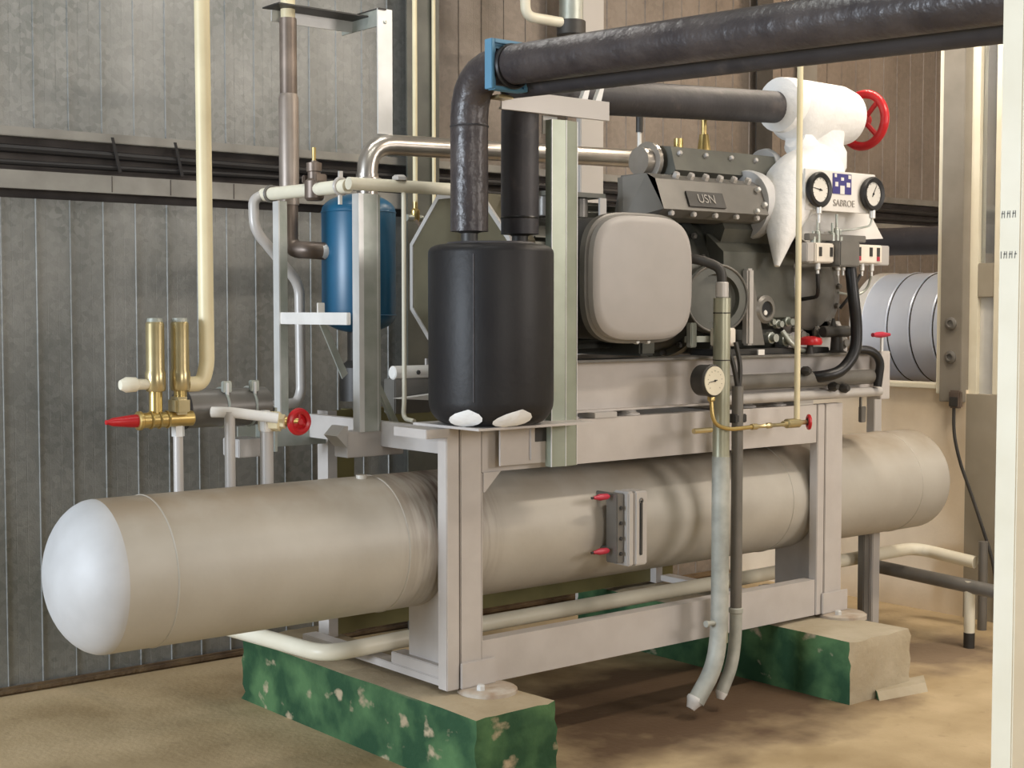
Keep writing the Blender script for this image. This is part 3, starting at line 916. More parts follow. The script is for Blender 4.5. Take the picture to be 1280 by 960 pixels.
# frosted suction valve with red handwheel
PY = 4.28
fv = thing('frosted_valve', 'white frost-covered suction valve on top of the compressor', 'valve', (5.35, PY, 2.25))
MB().lathe((5.07, PY, 2.545), (1, 0, 0), [(0.06, 0), (0.105, 0.02), (0.135, 0.07), (0.142, 0.12), (0.140, 0.38), (0.125, 0.45), (0.07, 0.49)], 36).build('body', 'white_frost', fv)
MB().lathe((5.02, PY, 2.565), (1, 0.02, 0), [(0.075, 0), (0.12, 0.03), (0.125, 0.10), (0.10, 0.16)], 28).build('inlet_collar', 'white_frost', fv)
MB().lathe((5.33, PY - 0.01, 2.46), (0, 0, -1), [(0.11, 0), (0.105, 0.06), (0.12, 0.09), (0.12, 0.16), (0.10, 0.20)], 28).build('neck', 'white_frost', fv)
MB().lathe((5.13, PY - 0.03, 2.42), (0.8, 0.1, -0.5), [(0.05, 0), (0.07, 0.03), (0.07, 0.1), (0.05, 0.14)], 20).build('drip_lump', 'white_frost', fv)
MB().rcyl((5.55, PY, 2.545), (5.68, PY, 2.545), 0.018).build('spindle', 'steel_pipe', fv)
hw = thing('handwheel', 'large red spoked handwheel on the frosted valve', 'handwheel', (5.66, PY, 2.42))
MB().torus((5.66, PY, 2.545), (1, 0, 0), 0.122, 0.021, 40, 10).build('rim', 'red_paint', hw)
MB().rcyl((5.64, PY, 2.545), (5.685, PY, 2.545), 0.032).build('hub', 'red_paint', hw)
for k in range(4):
    a = PI / 4 + k * PI / 2
    MB().cyl((5.66, PY + 0.02 * math.cos(a), 2.545 + 0.02 * math.sin(a)), (5.66, PY + 0.118 * math.cos(a), 2.545 + 0.118 * math.sin(a)), 0.012, n=8).build('spoke', 'red_paint', hw)

# gauge panel
GY = 4.06
gp = thing('gauge_panel', 'white instrument panel with blue emblem holding two round gauges', 'panel', (5.22, GY, 2.08))
MB().box((4.97, GY, 2.085), (5.46, GY + 0.012, 2.262), 0.002).build('plate', 'white_paint', gp)
MB().box((5.0, GY + 0.012, 2.11), (5.03, 4.16, 2.14)).build('bracket', 'light_grey', gp)
MB().box((5.40, GY + 0.012, 2.11), (5.43, 4.16, 2.14)).build('bracket', 'light_grey', gp)
em = MB().box((5.155, GY - 0.003, 2.163), (5.285, GY, 2.252)).build('emblem', 'logo_blue', gp)
for (x0, x1, z0, z1) in ((5.17, 5.19, 2.195, 2.215), (5.25, 5.275, 2.195, 2.215), (5.205, 5.235, 2.163, 2.20), (5.165, 5.18, 2.235, 2.25), (5.21, 5.23, 2.222, 2.236), (5.262, 5.28, 2.232, 2.248)):
    MB().box((x0, GY - 0.0045, z0), (x1, GY - 0.003, z1)).build('emblem_mark', 'white_paint', em)
text('panel_letters', 'SABROE', 0.042, (5.235, GY - 0.002, 2.122), (1, 0, 0), (0, 0, 1), 'letter_grey', gp)


def gauge(name, label, c, r, back, m_dial, needle, ax=(0, -1, 0), group=None):
    c = V(c)
    ax = V(ax).normalized()
    t = thing(name, label, 'gauge', c, group)
    MB().lathe(c - ax * back, ax, [(r * 0.9, 0), (r, 0.006), (r, back), (r * 1.06, back + 0.002), (r * 1.06, back + 0.012), (r * 0.98, back + 0.018), (r * 0.74, back + 0.014), (r * 0.72, back + 0.006)], 36).build('case', 'black_plastic' if m_dial == 'dial' else 'dark_steel', t)
    MB().lathe(c + ax * 0.005, ax, [(r * (0.74 if m_dial == 'dial' else 0.93), 0), (r * (0.74 if m_dial == 'dial' else 0.93), 0.003 if m_dial == 'dial' else 0.016)], 36).build('dial', m_dial, t)
    u = V((0, 0, 1))
    s = ax.cross(u)
    n = (u * math.cos(needle) + s * math.sin(needle))
    q = ax.cross(n)
    b = c + ax * (0.009 if m_dial == 'dial' else 0.022)
    MB().prism([b - n * r * 0.2 - q * r * 0.03, b - n * r * 0.2 + q * r * 0.03, b + n * r * 0.58 + q * r * 0.012, b + n * r * 0.58 - q * r * 0.012], ax * 0.0015).build('needle', 'black_plastic', t, smooth=False)
    MB().lathe(b, ax, [(r * 0.07, 0), (r * 0.07, 0.003)], 12).build('needle_hub', 'black_plastic', t)
    tk_ = MB()
    for k in range(11):
        a = math.radians(-135 + 27 * k)
        d = u * math.cos(a) - s * math.sin(a)
        e = ax.cross(d)
        tk_.prism([b + d * r * 0.60 - e * r * 0.012, b + d * r * 0.60 + e * r * 0.012, b + d * r * 0.68 + e * r * 0.012, b + d * r * 0.68 - e * r * 0.012], ax * 0.0006)
    tk_.build('scale_marks', 'ink', t, smooth=False)
    return t


g1 = gauge('pressure_gauge', 'black-rimmed round pressure gauge left of the blue emblem', (5.04, GY - 0.016, 2.172), 0.073, 0.015, 'dial', math.radians(80))
MB().lathe((5.04, GY - 0.02, 2.10), (0, 0, -1), [(0.012, 0), (0.012, 0.03), (0.007, 0.035), (0.007, 0.07)], 12).build('connector', 'zinc_plate', g1)
g2 = gauge('pressure_gauge', 'black-rimmed round pressure gauge right of the blue emblem', (5.415, GY - 0.016, 2.172), 0.073, 0.015, 'dial', math.radians(-30))
MB().lathe((5.415, GY - 0.02, 2.10), (0, 0, -1), [(0.014, 0), (0.014, 0.035), (0.006, 0.04)], 12).build('connector', 'zinc_plate', g2)
tag(MB().tube([(5.415, GY - 0.02, 2.07), (5.41, GY - 0.015, 2.03), (5.30, GY, 2.01), (5.22, 4.13, 2.0)], 0.0045, 0.04, 8).build('capillary_tube', 'galvanised'),
    'thin bent tube below the right-hand round gauge', 'tube')

# pressure switches
SY = 4.03
ps = thing('pressure_switch_row', 'row of cream pressure switch boxes around a grey block', 'switch box', (5.25, SY, 1.84))
MB().box((4.99, SY + 0.02, 1.855), (5.56, SY + 0.10, 1.945), 0.004).build('mounting_bar', 'light_grey', ps)
MB().box((4.96, SY + 0.008, 1.86), (5.01, SY + 0.07, 1.942), 0.004).build('switch_side', 'light_grey', ps)
for (x0, x1) in ((5.01, 5.135),):
    b_ = MB().box((x0, SY, 1.858), (x1, SY + 0.07, 1.942), 0.005).build('switch_box', 'white_box', ps)
    for xx in (5.03, 5.105):
        MB().box((xx, SY - 0.003, 1.885), (xx + 0.018, SY, 1.925)).build('window_slot', 'dark_steel', b_)
cb = MB().box((5.138, SY - 0.03, 1.842), (5.278, SY + 0.09, 1.955), 0.006).build('centre_block', 'machine_grey', ps)
b_ = MB().box((5.282, SY, 1.862), (5.48, SY + 0.07, 1.944), 0.005).build('switch_box', 'white_box', ps)
for xx, zz in ((5.302, 1.0), (5.385, 1.0), (5.438, 1.0)):
    MB().box((xx, SY - 0.003, 1.892), (xx + 0.02, SY, 1.932)).build('window_slot', 'dark_steel', b_)
    if xx != 5.385:
        MB().box((xx, SY - 0.003, 1.872), (xx + 0.02, SY, 1.8915)).build('scale_slot', 'pink_red', b_)
for x in (5.06, 5.20, 5.235, 5.31, 5.37, 5.44):
    MB().lathe((x, SY + 0.03, 1.86), (0, 0, -1), [(0.012, 0), (0.012, 0.03), (0.007, 0.035), (0.007, 0.055)], 10).build('connector', 'zinc_plate', ps)
for (x, h) in ((5.04, 0.05), (5.07, 0.10), (5.17, 0.09), (5.20, 0.13), (5.225, 0.06)):
    MB().lathe((x, SY + 0.04, 1.945), (0, 0, 1), [(0.013, 0), (0.013, h * 0.5), (0.006, h * 0.55), (0.006, h)], 10).build('fitting', 'galvanised', ps)
MB().box((5.0, SY + 0.03, 1.955), (5.40, SY + 0.06, 1.985), 0.003).build('upper_bar', 'machine_grey', ps)
tag(MB().tube([(5.06, SY + 0.03, 1.81), (5.065, SY + 0.03, 1.75), (5.10, SY + 0.06, 1.71), (5.14, 4.21, 1.70)], 0.009, 0.05, 8).build('capillary_tube', 'rubber'), 'thin black tube curling below left switch box', 'tube')
tag(MB().tube([(5.36, SY + 0.03, 1.81), (5.32, SY + 0.05, 1.72), (5.27, 4.10, 1.66)], 0.007, 0.05, 8).build('capillary_tube', 'rubber'), 'thin black tube slanting below right switch box', 'tube')
tag(MB().tube([(5.44, SY + 0.03, 1.81), (5.44, SY + 0.05, 1.745), (5.38, SY + 0.07, 1.715), (5.28, 4.12, 1.73)], 0.006, 0.05, 8).build('capillary_tube', 'galvanised'), 'thin grey tube looping below the far right switch', 'tube')
tag(MB().tube([(5.275, SY + 0.02, 1.845), (5.275, SY + 0.0, 1.70), (5.30, SY, 1.58), (5.295, SY, 1.46), (5.22, SY + 0.02, 1.38), (5.14, SY + 0.04, 1.36), (5.10, 4.17, 1.35)], 0.026, 0.10, 14).build('cable_hose', 'black_plastic'),
    'thick black cable hose dropping from the switch boxes', 'hose')
tag(MB().tube([(5.55, 4.10, 1.30), (5.56, 4.09, 1.42), (5.50, 4.10, 1.47), (5.42, 4.14, 1.47)], 0.02, 0.06, 10).build('cable_hose', 'black_plastic'), 'short black hose arching at right end of base', 'hose')
# oil pipes along the base
tag(MB().tube([(4.50, 4.13, 1.345), (5.56, 4.13, 1.345)], 0.034).build('oil_cooler_tube', 'machine_grey'), 'upper horizontal grey tube along machine base front', 'tube')
tag(MB().tube([(4.50, 4.125, 1.275), (5.60, 4.125, 1.275)], 0.022).build('oil_cooler_tube', 'light_grey'), 'lower pale horizontal tube along machine base front', 'tube')
for i, (x, z) in enumerate(((5.03, 1.385), (5.22, 1.31), (5.30, 1.30))):
    tag(MB().lathe((x, 4.09, z), (0, -1, 0), [(0.02, -0.02), (0.022, 0.005), (0.012, 0.02)], 8).build('pipe_plug', 'dark_steel'),
        ['dark plug above the upper base tube', 'dark plug left under the black hose', 'dark plug right under the black hose'][i], 'plug')
rk = thing('red_tap', 'small pink-red tap at right end of the machine base', 'tap', (5.66, 4.16, 1.46))
MB().cyl((5.66, 4.16, 1.46), (5.66, 4.16, 1.53), 0.008).build('stem', 'zinc_plate', rk)
MB().lathe((5.61, 4.16, 1.536), (1, 0, 0), [(0.010, -0.02), (0.010, 0.0), (0.013, 0.01), (0.015, 0.05), (0.010, 0.085), (0.007, 0.11)], 12).build('handle', 'pink_red', rk)

# ------------------------------------------------------------------ black insulated vessel with pipes
VX, VY, VZ0, VZ1, VR = 3.258, 4.085, 1.243, 1.885, 0.226
ve = thing('insulated_vessel', 'black foam-insulated upright vessel standing on a bracket', 'vessel', (VX, VY, VZ0))
pf = []
for k in range(7):
    t = k / 6 * PI / 2
    pf.append((VR - 0.075 + 0.075 * math.sin(t), 0.085 * (1 - math.cos(t))))
for k in range(6):
    t = k / 5 * PI / 2
    pf.append((VR - 0.045 + 0.045 * math.cos(t), VZ1 - VZ0 - 0.03 + 0.03 * math.sin(t)))
MB().lathe((VX, VY, VZ0), (0, 0, 1), pf, 56).build('foam_shell', 'black_vessel', ve)
sa = math.radians(216)
MB().tube([(VX + (VR + 0.0005) * math.cos(sa), VY + (VR + 0.0005) * math.sin(sa), VZ0 + 0.09), (VX + (VR + 0.0005) * math.cos(sa), VY + (VR + 0.0005) * math.sin(sa), VZ1 - 0.04)], 0.0025, n=6).build('seam', 'black_foam', ve)
MB().lathe((VX, VY, VZ1 - 0.004), (0, 0, 1), [(VR - 0.06, 0), (VR - 0.07, 0.012)], 40).build('top_disc', 'black_foam', ve)
# frost patches at the rounded bottom edge
for a0, a1, zh in ((186, 222, 0.075), (234, 272, 0.085)):
    vs = []
    fs = []
    n, kk = 12, 6
    for j in range(kk + 1):
        t = j / kk * math.radians(62) + math.radians(14)
        wdt = math.sin(j / kk * PI) ** 0.7 * 0.5 + 0.02
        for i in range(n + 1):
            u = (i / n - 0.5) * 2 * wdt
            a = math.radians((a0 + a1) / 2 + u * (a1 - a0) + (j / kk - 0.5) * 14)
            rr = VR - 0.075 + 0.0775 * math.sin(t)
            vs.append((VX + rr * math.cos(a), VY + rr * math.sin(a), VZ0 + 0.085 - 0.0885 * math.cos(t)))
    for j in range(kk):
        for i in range(n):
            b0 = j * (n + 1) + i
            fs.append((b0, b0 + 1, b0 + n + 2, b0 + n + 1))
    MB().add(vs, fs).build('frost_patch', 'white_frost', ve)
# bracket under the vessel
vb = thing('vessel_bracket', 'grey folded plate bracket under the black vessel', 'bracket', (3.35, 4.0, 1.1))
MB().box((3.08, 3.93, 1.233), (3.62, 4.32, 1.242), 0.001).build('top_plate', fp, vb)
MB().box((3.30, 4.085, 1.085), (3.56, 4.093, 1.233), 0.001).build('front_plate', fp, vb)
MB().box((3.46, 4.079, 1.165), (3.525, 4.0855, 1.215)).build('square_hole', 'dark_steel', vb)
MB().box((3.44, 4.077, 1.10), (3.458, 4.0855, 1.232)).build('stiffener', fp, vb)
MB().box((2.98, 4.10, 1.20), (3.083, 4.30, 1.233), 0.002).build('side_ledge', fp, vb)

# overhead insulated pipes
oh = thing('overhead_pipe', 'glossy black insulated pipe crossing the top toward the viewer', 'pipe', (3.17, 4.08, 1.9))
EX, EY = 3.172, 4.10
MB().tube([(EX, EY, 1.93), (EX, EY, 2.49), (EX, EY - 0.34, 2.483), (EX, -1.0, 2.282)], 0.0675, 0.21, 28).build('foam_sleeve', 'black_shiny', oh)
MB().lathe((EX, EY, 1.888), (0, 0, 1), [(0.03, 0), (0.03, 0.035), (0.055, 0.045)], 20).build('pipe_end', 'dark_steel', oh)
MB().torus((EX, EY, 2.30), (0, 0, 1), 0.066, 0.004, 28, 6).build('joint_tape', 'black_foam', oh)
MB().torus((EX, 3.855, 2.480), (0, 1, 0), 0.070, 0.008, 28, 6).build('joint_tape', 'black_plastic', oh)
p2_ = thing('branch_pipe', 'matte black insulated pipe running back to the frosted valve', 'pipe', (3.42, 4.15, 1.9))
MB().tube([(3.43, 4.13, 1.93), (3.43, 4.13, 2.46), (3.62, PY - 0.03, 2.475), (5.10, PY, 2.555)], 0.070, 0.15, 28).build('foam_sleeve', 'black_foam', p2_)
MB().torus((3.43, 4.13, 1.99), (0, 0, 1), 0.060, 0.012, 24, 8).build('joint_tape', 'black_plastic', p2_)
MB().lathe((3.43, 4.13, 1.888), (0, 0, 1), [(0.03, 0), (0.03, 0.035), (0.06, 0.05)], 20).build('pipe_end', 'dark_steel', p2_)
# second pipe tucked beside the overhead pipe
tag(MB().tube([(EX + 0.12, 4.02, 2.450), (EX + 0.12, -1.0, 2.243)], 0.05, n=20).build('overhead_pipe', 'black_foam'), 'thinner dull black pipe below the glossy overhead pipe', 'pipe')

# galvanised strut with top beam and blue clamp
gs = thing('strut_support', 'galvanised channel upright with cross beam carrying the black pipes', 'support', (3.58, 4.08, 1.07))
m = MB()
m.prism([(3.516, 4.085, 1.07), (3.516, 4.05, 1.07), (3.58, 4.042, 1.07), (3.64, 4.05, 1.07), (3.64, 4.085, 1.07), (3.634, 4.085, 1.07), (3.634, 4.056, 1.07), (3.58, 4.049, 1.07), (3.522, 4.056, 1.07), (3.522, 4.085, 1.07)], (0, 0, 1.28))
m.build('upright', 'galv_green', gs, smooth=False)
for x in (3.5145, 3.578, 3.639):
    MB().box((x, 4.0405 if x == 3.578 else 4.048, 1.07), (x + 0.003, 4.052, 2.35)).build('edge_bead', 'zinc_plate', gs)
MB().box((3.275, 4.045, 2.366), (3.80, 4.053, 2.437), 0.001).build('cross_beam', 'light_grey', gs)
MB().box((3.275, 4.053, 2.366), (3.80, 4.061, 2.374)).build('beam_lip', 'light_grey', gs)
MB().box((3.275, 4.053, 2.429), (3.58, 4.061, 2.437)).build('beam_lip', 'light_grey', gs)
MB().box((3.22, 3.99, 2.395), (3.285, 4.05, 2.407), 0.001).build('side_tab', 'brass_pale', gs)
MB().box((3.506, 4.088, 2.30), (3.575, 4.096, 2.366)).build('rear_plate', 'white_paint', gs)
for x in (3.68, 3.75):
    MB().prism([(x, 4.07, 2.437), (x + 0.03, 4.07, 2.437), (x + 0.045, 4.07, 2.49), (x + 0.03, 4.07, 2.50)], (0, 0.02, 0)).build('clip', 'zinc_plate', gs)
cl = thing('pipe_clamp', 'pale blue strap clamp around the overhead black pipe', 'clamp', (EX, 3.89, 2.40))
MB().box((EX - 0.080, 3.872, 2.402), (EX - 0.066, 3.912, 2.570), 0.002).build('side_bar', 'blue_strap', cl)
MB().box((EX + 0.066, 3.872, 2.402), (EX + 0.080, 3.912, 2.570), 0.002).build('side_bar', 'blue_strap', cl)
MB().box((EX - 0.066, 3.872, 2.556), (EX + 0.066, 3.912, 2.570), 0.002).build('top_bar', 'blue_strap', cl)
MB().box((EX - 0.066, 3.872, 2.400), (EX + 0.066, 3.912, 2.412), 0.002).build('bottom_bar', 'blue_strap', cl)
bpz = MB()
bpz.box((EX - 0.066, 3.885, 2.412), (EX - 0.052, 3.90, 2.556))
bpz.box((EX + 0.052, 3.885, 2.412), (EX + 0.066, 3.90, 2.556))
bpz.box((EX - 0.052, 3.885, 2.540), (EX + 0.052, 3.90, 2.556))
bpz.build('backing_plate', 'blue_strap', cl)

# ------------------------------------------------------------------ blue oil separator and its pipes
BX, BYc, BR = 3.395, 5.15, 0.156
bt = thing('oil_separator', 'blue painted upright cylinder behind the cream pipes', 'vessel', (BX, BYc, 1.1))
pf = []
for k in range(8):
    t = k / 7 * PI / 2
    pf.append((max(0.001, BR * math.sin(t)), 0.075 * (1 - math.cos(t))))
H_ = 0.585
for k in range(8):
    t = k / 7 * PI / 2
    pf.append((max(0.001, BR * math.cos(t)), H_ - 0.075 + 0.075 * math.sin(t)))
MB().lathe((BX, BYc, 1.555), (0, 0, 1), pf, 40).build('shell', 'blue_paint', bt)
MB().torus((BX, BYc, 1.63), (0, 0, 1), BR, 0.003, 40, 6).build('weld_seam', 'blue_paint', bt)
MB().torus((BX, BYc, 2.06), (0, 0, 1), BR, 0.003, 40, 6).build('weld_seam', 'blue_paint', bt)
MB().lathe((BX, BYc, 1.27), (0, 0, 1), [(0.085, 0), (0.085, 0.14), (0.05, 0.17), (0.05, 0.30)], 24).build('oil_pot', 'dark_steel', bt)
MB().cyl((BX, BYc, 1.23), (BX, BYc, 1.28), 0.03).build('foot', 'machine_grey', bt)
MB().lathe((BX - 0.16, BYc + 0.02, 1.895), (1, 0, 0), [(0.028, -0.015), (0.034, 0), (0.034, 0.03)], 16).build('inlet_socket', 'zinc_plate', bt)
sp = thing('discharge_pipe', 'bare steel pipe elbow running right above the blue cylinder', 'pipe', (3.44, BYc, 2.13))
MB().tube([(3.44, BYc, 2.10), (3.44, BYc, 2.352), (5.22, BYc - 0.02, 2.395)], 0.044, 0.16, 24).build('pipe', 'steel_pipe', sp)
MB().lathe((3.44, BYc, 2.19), (0, 0, 1), [(0.06, 0), (0.06, 0.016), (0.048, 0.02), (0.048, 0.035)], 20).build('flange', 'steel_pipe', sp)
for (x) in (5.14, 5.20):
    MB().torus((x, BYc - 0.02, 2.394), (1, 0.0, 0.02), 0.050, 0.012, 24, 8).build('collar', 'steel_pipe', sp)
MB().lathe((5.21, BYc - 0.02, 2.395), (1, 0, 0), [(0.05, 0), (0.06, 0.01), (0.06, 0.10), (0.045, 0.12)], 20).build('check_valve', 'machine_grey', sp)
MB().tube([(5.02, BYc - 0.02, 2.42), (5.02, BYc - 0.02, 2.54)], 0.010, n=8).build('hanger_rod', 'white_paint', sp)
MB().tube([(5.02, BYc - 0.02, 2.52), (5.02, BYc - 0.02, 2.70)], 0.018, n=10).build('hanger_sleeve', 'dark_steel', sp)
bp_ = thing('hot_gas_pipe', 'brown streaked vertical pipe turning into the blue cylinder', 'pipe', (3.15, 5.3, 1.9))
MB().tube([(3.15, 5.30, 2.86), (3.15, 5.30, 1.905), (3.19, 5.20, 1.90), (3.25, 5.17, 1.895)], 0.036, 0.07, 20).build('pipe', 'brown_pipe', bp_)
MB().cyl((3.15, 5.30, 2.86), (3.15, 5.30, 4.15), 0.030).build('upper_pipe', 'cream', bp_)
MB().lathe((3.15, 5.30, 2.09), (0, 0, 1), [(0.041, 0), (0.042, 0.44), (0.036, 0.46)], 20).build('sleeve', 'sleeve_grey', bp_)
ha = thing('pipe_hanger', 'galvanised angled strap hanger holding the brown pipe', 'hanger', (3.5, 5.2, 2.4))
MB().box((3.495, 5.148, 2.398), (3.57, 5.156, 2.925), 0.001).build('upright', 'zinc_plate', ha)
MB().box((3.497, 5.156, 2.85), (3.503, 5.43, 2.92)).build('side_arm', 'galvanised', ha)
MB().box((3.497, 5.14, 2.919), (3.535, 5.43, 2.925)).build('side_arm_flange', 'dark_steel', ha)
MB().box((3.10, 5.345, 2.85), (3.503, 5.352, 2.90)).build('front_arm', 'zinc_plate', ha)
MB().box((3.06, 5.22, 2.897), (3.50, 5.352, 2.903)).build('arm_flange', 'dark_steel', ha)
hexbolt(ha, (3.532, 5.148, 2.87), (0, -1, 0), 0.008, 0.006, 'galvanised')
# thin cream lines on the wall pillar
tag(MB().cyl((4.425, 6.015, 1.9), (4.425, 6.015, 4.19), 0.010, n=10).build('thin_pipe', 'cream'), 'thin cream pipe running down flat against the wall pillar', 'pipe')
tv = thing('needle_valve', 'thin brass drop pipe ending in a small needle valve right of blue cylinder', 'valve', (4.01, 5.6, 2.06))
MB().cyl((4.01, 5.6, 2.14), (4.01, 5.6, 4.19), 0.0115, n=10).build('drop_pipe', 'cream', tv)
MB().lathe((4.01, 5.6, 2.07), (0, 0, 1), [(0.016, 0), (0.022, 0.01), (0.022, 0.05), (0.012, 0.06), (0.012, 0.09)], 12).build('body', 'brass', tv)
MB().cyl((3.96, 5.6, 2.085), (4.05, 5.6, 2.085), 0.016).build('side_port', 'galvanised', tv)
MB().tube([(4.01, 5.6, 2.08), (3.98, 5.5, 2.02), (3.96, 5.1, 1.9), (3.94, 4.9, 1.85)], 0.008, 0.08, 8).build('lead', 'brown_pipe', tv)

# ------------------------------------------------------------------ pipe stand and cream header pipes
st = thing('pipe_stand', 'galvanised channel stand with white crossbar beside the blue cylinder', 'stand', (3.05, 4.6, 1.1))
MB().box((3.030, 4.595, 1.19), (3.052, 4.64, 2.09)).build('upright_flange', 'zinc_plate', st)
m = MB()
m.box((3.052, 4.595, 1.19), (3.112, 4.601, 2.09))
m.build('upright_face', 'galvanised', st)
MB().box((3.112, 4.595, 1.19), (3.116, 4.635, 2.09)).build('upright_lip', 'zinc_plate', st)
MB().box((3.116, 4.603, 1.19), (3.132, 4.609, 2.09)).build('upright_back', 'galvanised', st)
MB().box((2.976, 4.60, 1.095), (3.235, 4.69, 1.192), 0.003).build('foot_bracket', fp, st)
MB().prism([(2.93, 4.60, 1.18), (2.98, 4.60, 1.13), (2.98, 4.60, 1.215), (2.965, 4.60, 1.215)], (0, 0.09, 0)).build('bracket_end', 'light_grey', st)
MB().prism([(3.13, 4.61, 1.38), (3.13, 4.61, 1.34), (3.20, 4.61, 1.20), (3.23, 4.61, 1.20)], (0, 0.02, 0)).build('brace', 'galvanised', st)
# rear upright
MB().box((2.998, 5.13, 1.20), (3.004, 5.175, 2.09)).build('upright_flange', 'zinc_plate', st)
MB().box((3.004, 5.13, 1.20), (3.038, 5.136, 2.09)).build('upright_face', 'galvanised', st)
MB().box((2.80, 5.12, 1.10), (3.21, 5.128, 1.19), 0.001).build('rear_foot_beam', 'galvanised', st)
MB().box((2.80, 5.128, 1.10), (3.21, 5.18, 1.106)).build('rear_foot_lip', 'galvanised', st)
MB().box((3.004, 4.64, 1.595), (3.022, 5.17, 1.642), 0.002).build('crossbar', 'white_paint', st)
MB().prism([(3.02, 4.86, 1.60), (3.045, 4.86, 1.61), (3.15, 4.86, 1.40), (3.125, 4.86, 1.38)], (0, 0.008, 0)).build('diagonal_strap', 'galvanised', st)
MB().box((3.012, 4.86, 1.595), (3.045, 4.868, 1.68), 0.002).build('strap_tab', 'white_paint', st)

hp = thing('header_pipe', 'cream header pipe with angle valve atop the galvanised stand', 'pipe', (3.0, 4.6, 2.09))
MB().tube([(3.00, 5.25, 2.122), (3.00, 4.62, 2.116)], 0.026, n=20).build('rear_run', 'cream_pale', hp)
MB().tube([(2.975, 4.58, 2.122), (3.52, 4.57, 2.124)], 0.024, n=20).build('front_run', 'cream_pale', hp)
MB().torus((3.00, 4.67, 2.118), (0, 1, 0), 0.030, 0.007, 20, 8).build('clamp_ring', 'light_grey', hp)
MB().box((2.99, 4.665, 2.05), (3.003, 4.675, 2.09)).build('clamp_tail', 'white_paint', hp)
MB().box((2.99, 4.665, 2.148), (3.006, 4.675, 2.175)).build('clamp_screw', 'light_grey', hp)
MB().torus((3.00, 5.19, 2.121), (0, 1, 0), 0.03, 0.007, 20, 8).build('clamp_ring', 'machine_grey', hp)
av = MB().lathe((3.0, 4.86, 2.075), (0, 0, 1), [(0.03, 0), (0.038, 0.01), (0.038, 0.075), (0.025, 0.085), (0.025, 0.11), (0.030, 0.113), (0.030, 0.145), (0.012, 0.15), (0.012, 0.155)], 16).build('valve_body', 'brown_pipe', hp)
MB().cyl((3.0, 4.86, 2.23), (3.0, 4.86, 2.28), 0.008).build('valve_stem', 'brass', av)
for dy in (-0.045, 0.045):
    MB().box((2.975, 4.86 + dy - 0.01, 2.145), (3.025, 4.86 + dy + 0.01, 2.175), 0.004).build('valve_ear', 'brown_pipe', av)
MB().lathe((3.2, 4.57, 2.145), (0, 0, 1), [(0.03, 0), (0.03, 0.012), (0.02, 0.02)], 6).build('pipe_nut', 'light_grey', hp)
tag(MB().tube([(3.0, 5.25, 2.122), (2.958, 5.26, 2.10), (2.955, 5.25, 1.98), (3.165, 5.25, 1.76), (3.17, 5.25, 1.31), (3.15, 5.25, 1.265), (3.00, 5.24, 1.255)], 0.0215, 0.05, 16).build('offset_pipe', 'light_grey'),
    'pale grey pipe with an offset bend behind the stand', 'pipe')
tag(MB().tube([(3.222, 4.575, 2.10), (3.222, 4.575, 1.30), (3.215, 4.575, 1.235), (3.215, 4.50, 1.228)], 0.009, 0.06, 10).build('thin_pipe', 'cream_pale'), 'thin pale pipe dropping from the cream header left of black vessel', 'pipe')
ho = thing('clamp_bracket', 'white clip bracket showing between thin pipe and black vessel', 'bracket', (3.4, 4.75, 1.235))
MB().rcyl((3.32, 4.80, 1.40), (3.50, 4.80, 1.40), 0.028).build('sleeve', 'white_paint', ho)
hexbolt(ho, (3.43, 4.775, 1.40), (0, -1, 0), 0.01, 0.008, 'dark_steel')
MB().box((3.32, 4.78, 1.235), (3.50, 4.86, 1.375), 0.004).build('block', 'machine_grey', ho)
MB().prism([(3.30, 4.72, 1.30), (3.50, 4.72, 1.315), (3.50, 4.72, 1.285)], (0, 0.05, 0)).build('wedge', 'white_paint', ho)

# ------------------------------------------------------------------ safety valves on the tank
sv = thing('safety_valve', 'pair of tall brass relief cylinders on a changeover valve with red cap', 'valve', (2.235, 4.5, 1.245))
for x in (2.155, 2.245):
    MB().lathe((x, 4.5, 1.38), (0, 0, 1), [(0.030, 0), (0.034, 0.008), (0.034, 0.062), (0.0305, 0.07), (0.0305, 0.225), (0.027, 0.232)], 20).build('relief_cylinder', 'brass_pale', sv)
    MB().lathe((x, 4.5, 1.612), (0, 0, 1), [(0.027, 0), (0.024, 0.012), (0.008, 0.014)], 16).build('cap', 'galvanised', sv)
    MB().cyl((x, 4.5, 1.29), (x, 4.5, 1.385), 0.022).build('cylinder_neck', 'brass', sv)
MB().lathe((2.13, 4.5, 1.405), (-1, 0, 0), [(0.018, 0), (0.018, 0.04), (0.024, 0.045), (0.026, 0.08), (0.016, 0.10)], 16).build('side_outlet', 'cream_pale', sv)
MB().rcyl((2.09, 4.49, 1.285), (2.285, 4.49, 1.285), 0.026).build('valve_body', 'brass', sv)
MB().rcyl((2.082, 4.49, 1.285), (2.10, 4.49, 1.285), 0.032).build('gland_nut', 'brass', sv)
for x in (2.13, 2.16, 2.19):
    MB().torus((x, 4.49, 1.285), (1, 0, 0), 0.027, 0.004, 20, 6).build('thread_ring', 'brass', sv)
MB().box((2.205, 4.45, 1.30), (2.26, 4.52, 1.36), 0.01).build('centre_boss', 'brass_pale', sv)
MB().lathe((2.082, 4.49, 1.285), (-1, 0, 0), [(0.022, 0), (0.021, 0.02), (0.014, 0.085), (0.008, 0.10), (0.008, 0.108)], 16).build('red_cap', 'red_paint', sv)
MB().lathe((2.235, 4.5, 1.225), (0, 0, 1), [(0.022, 0), (0.022, 0.04)], 6).build('base_nut', 'zinc_plate', sv)
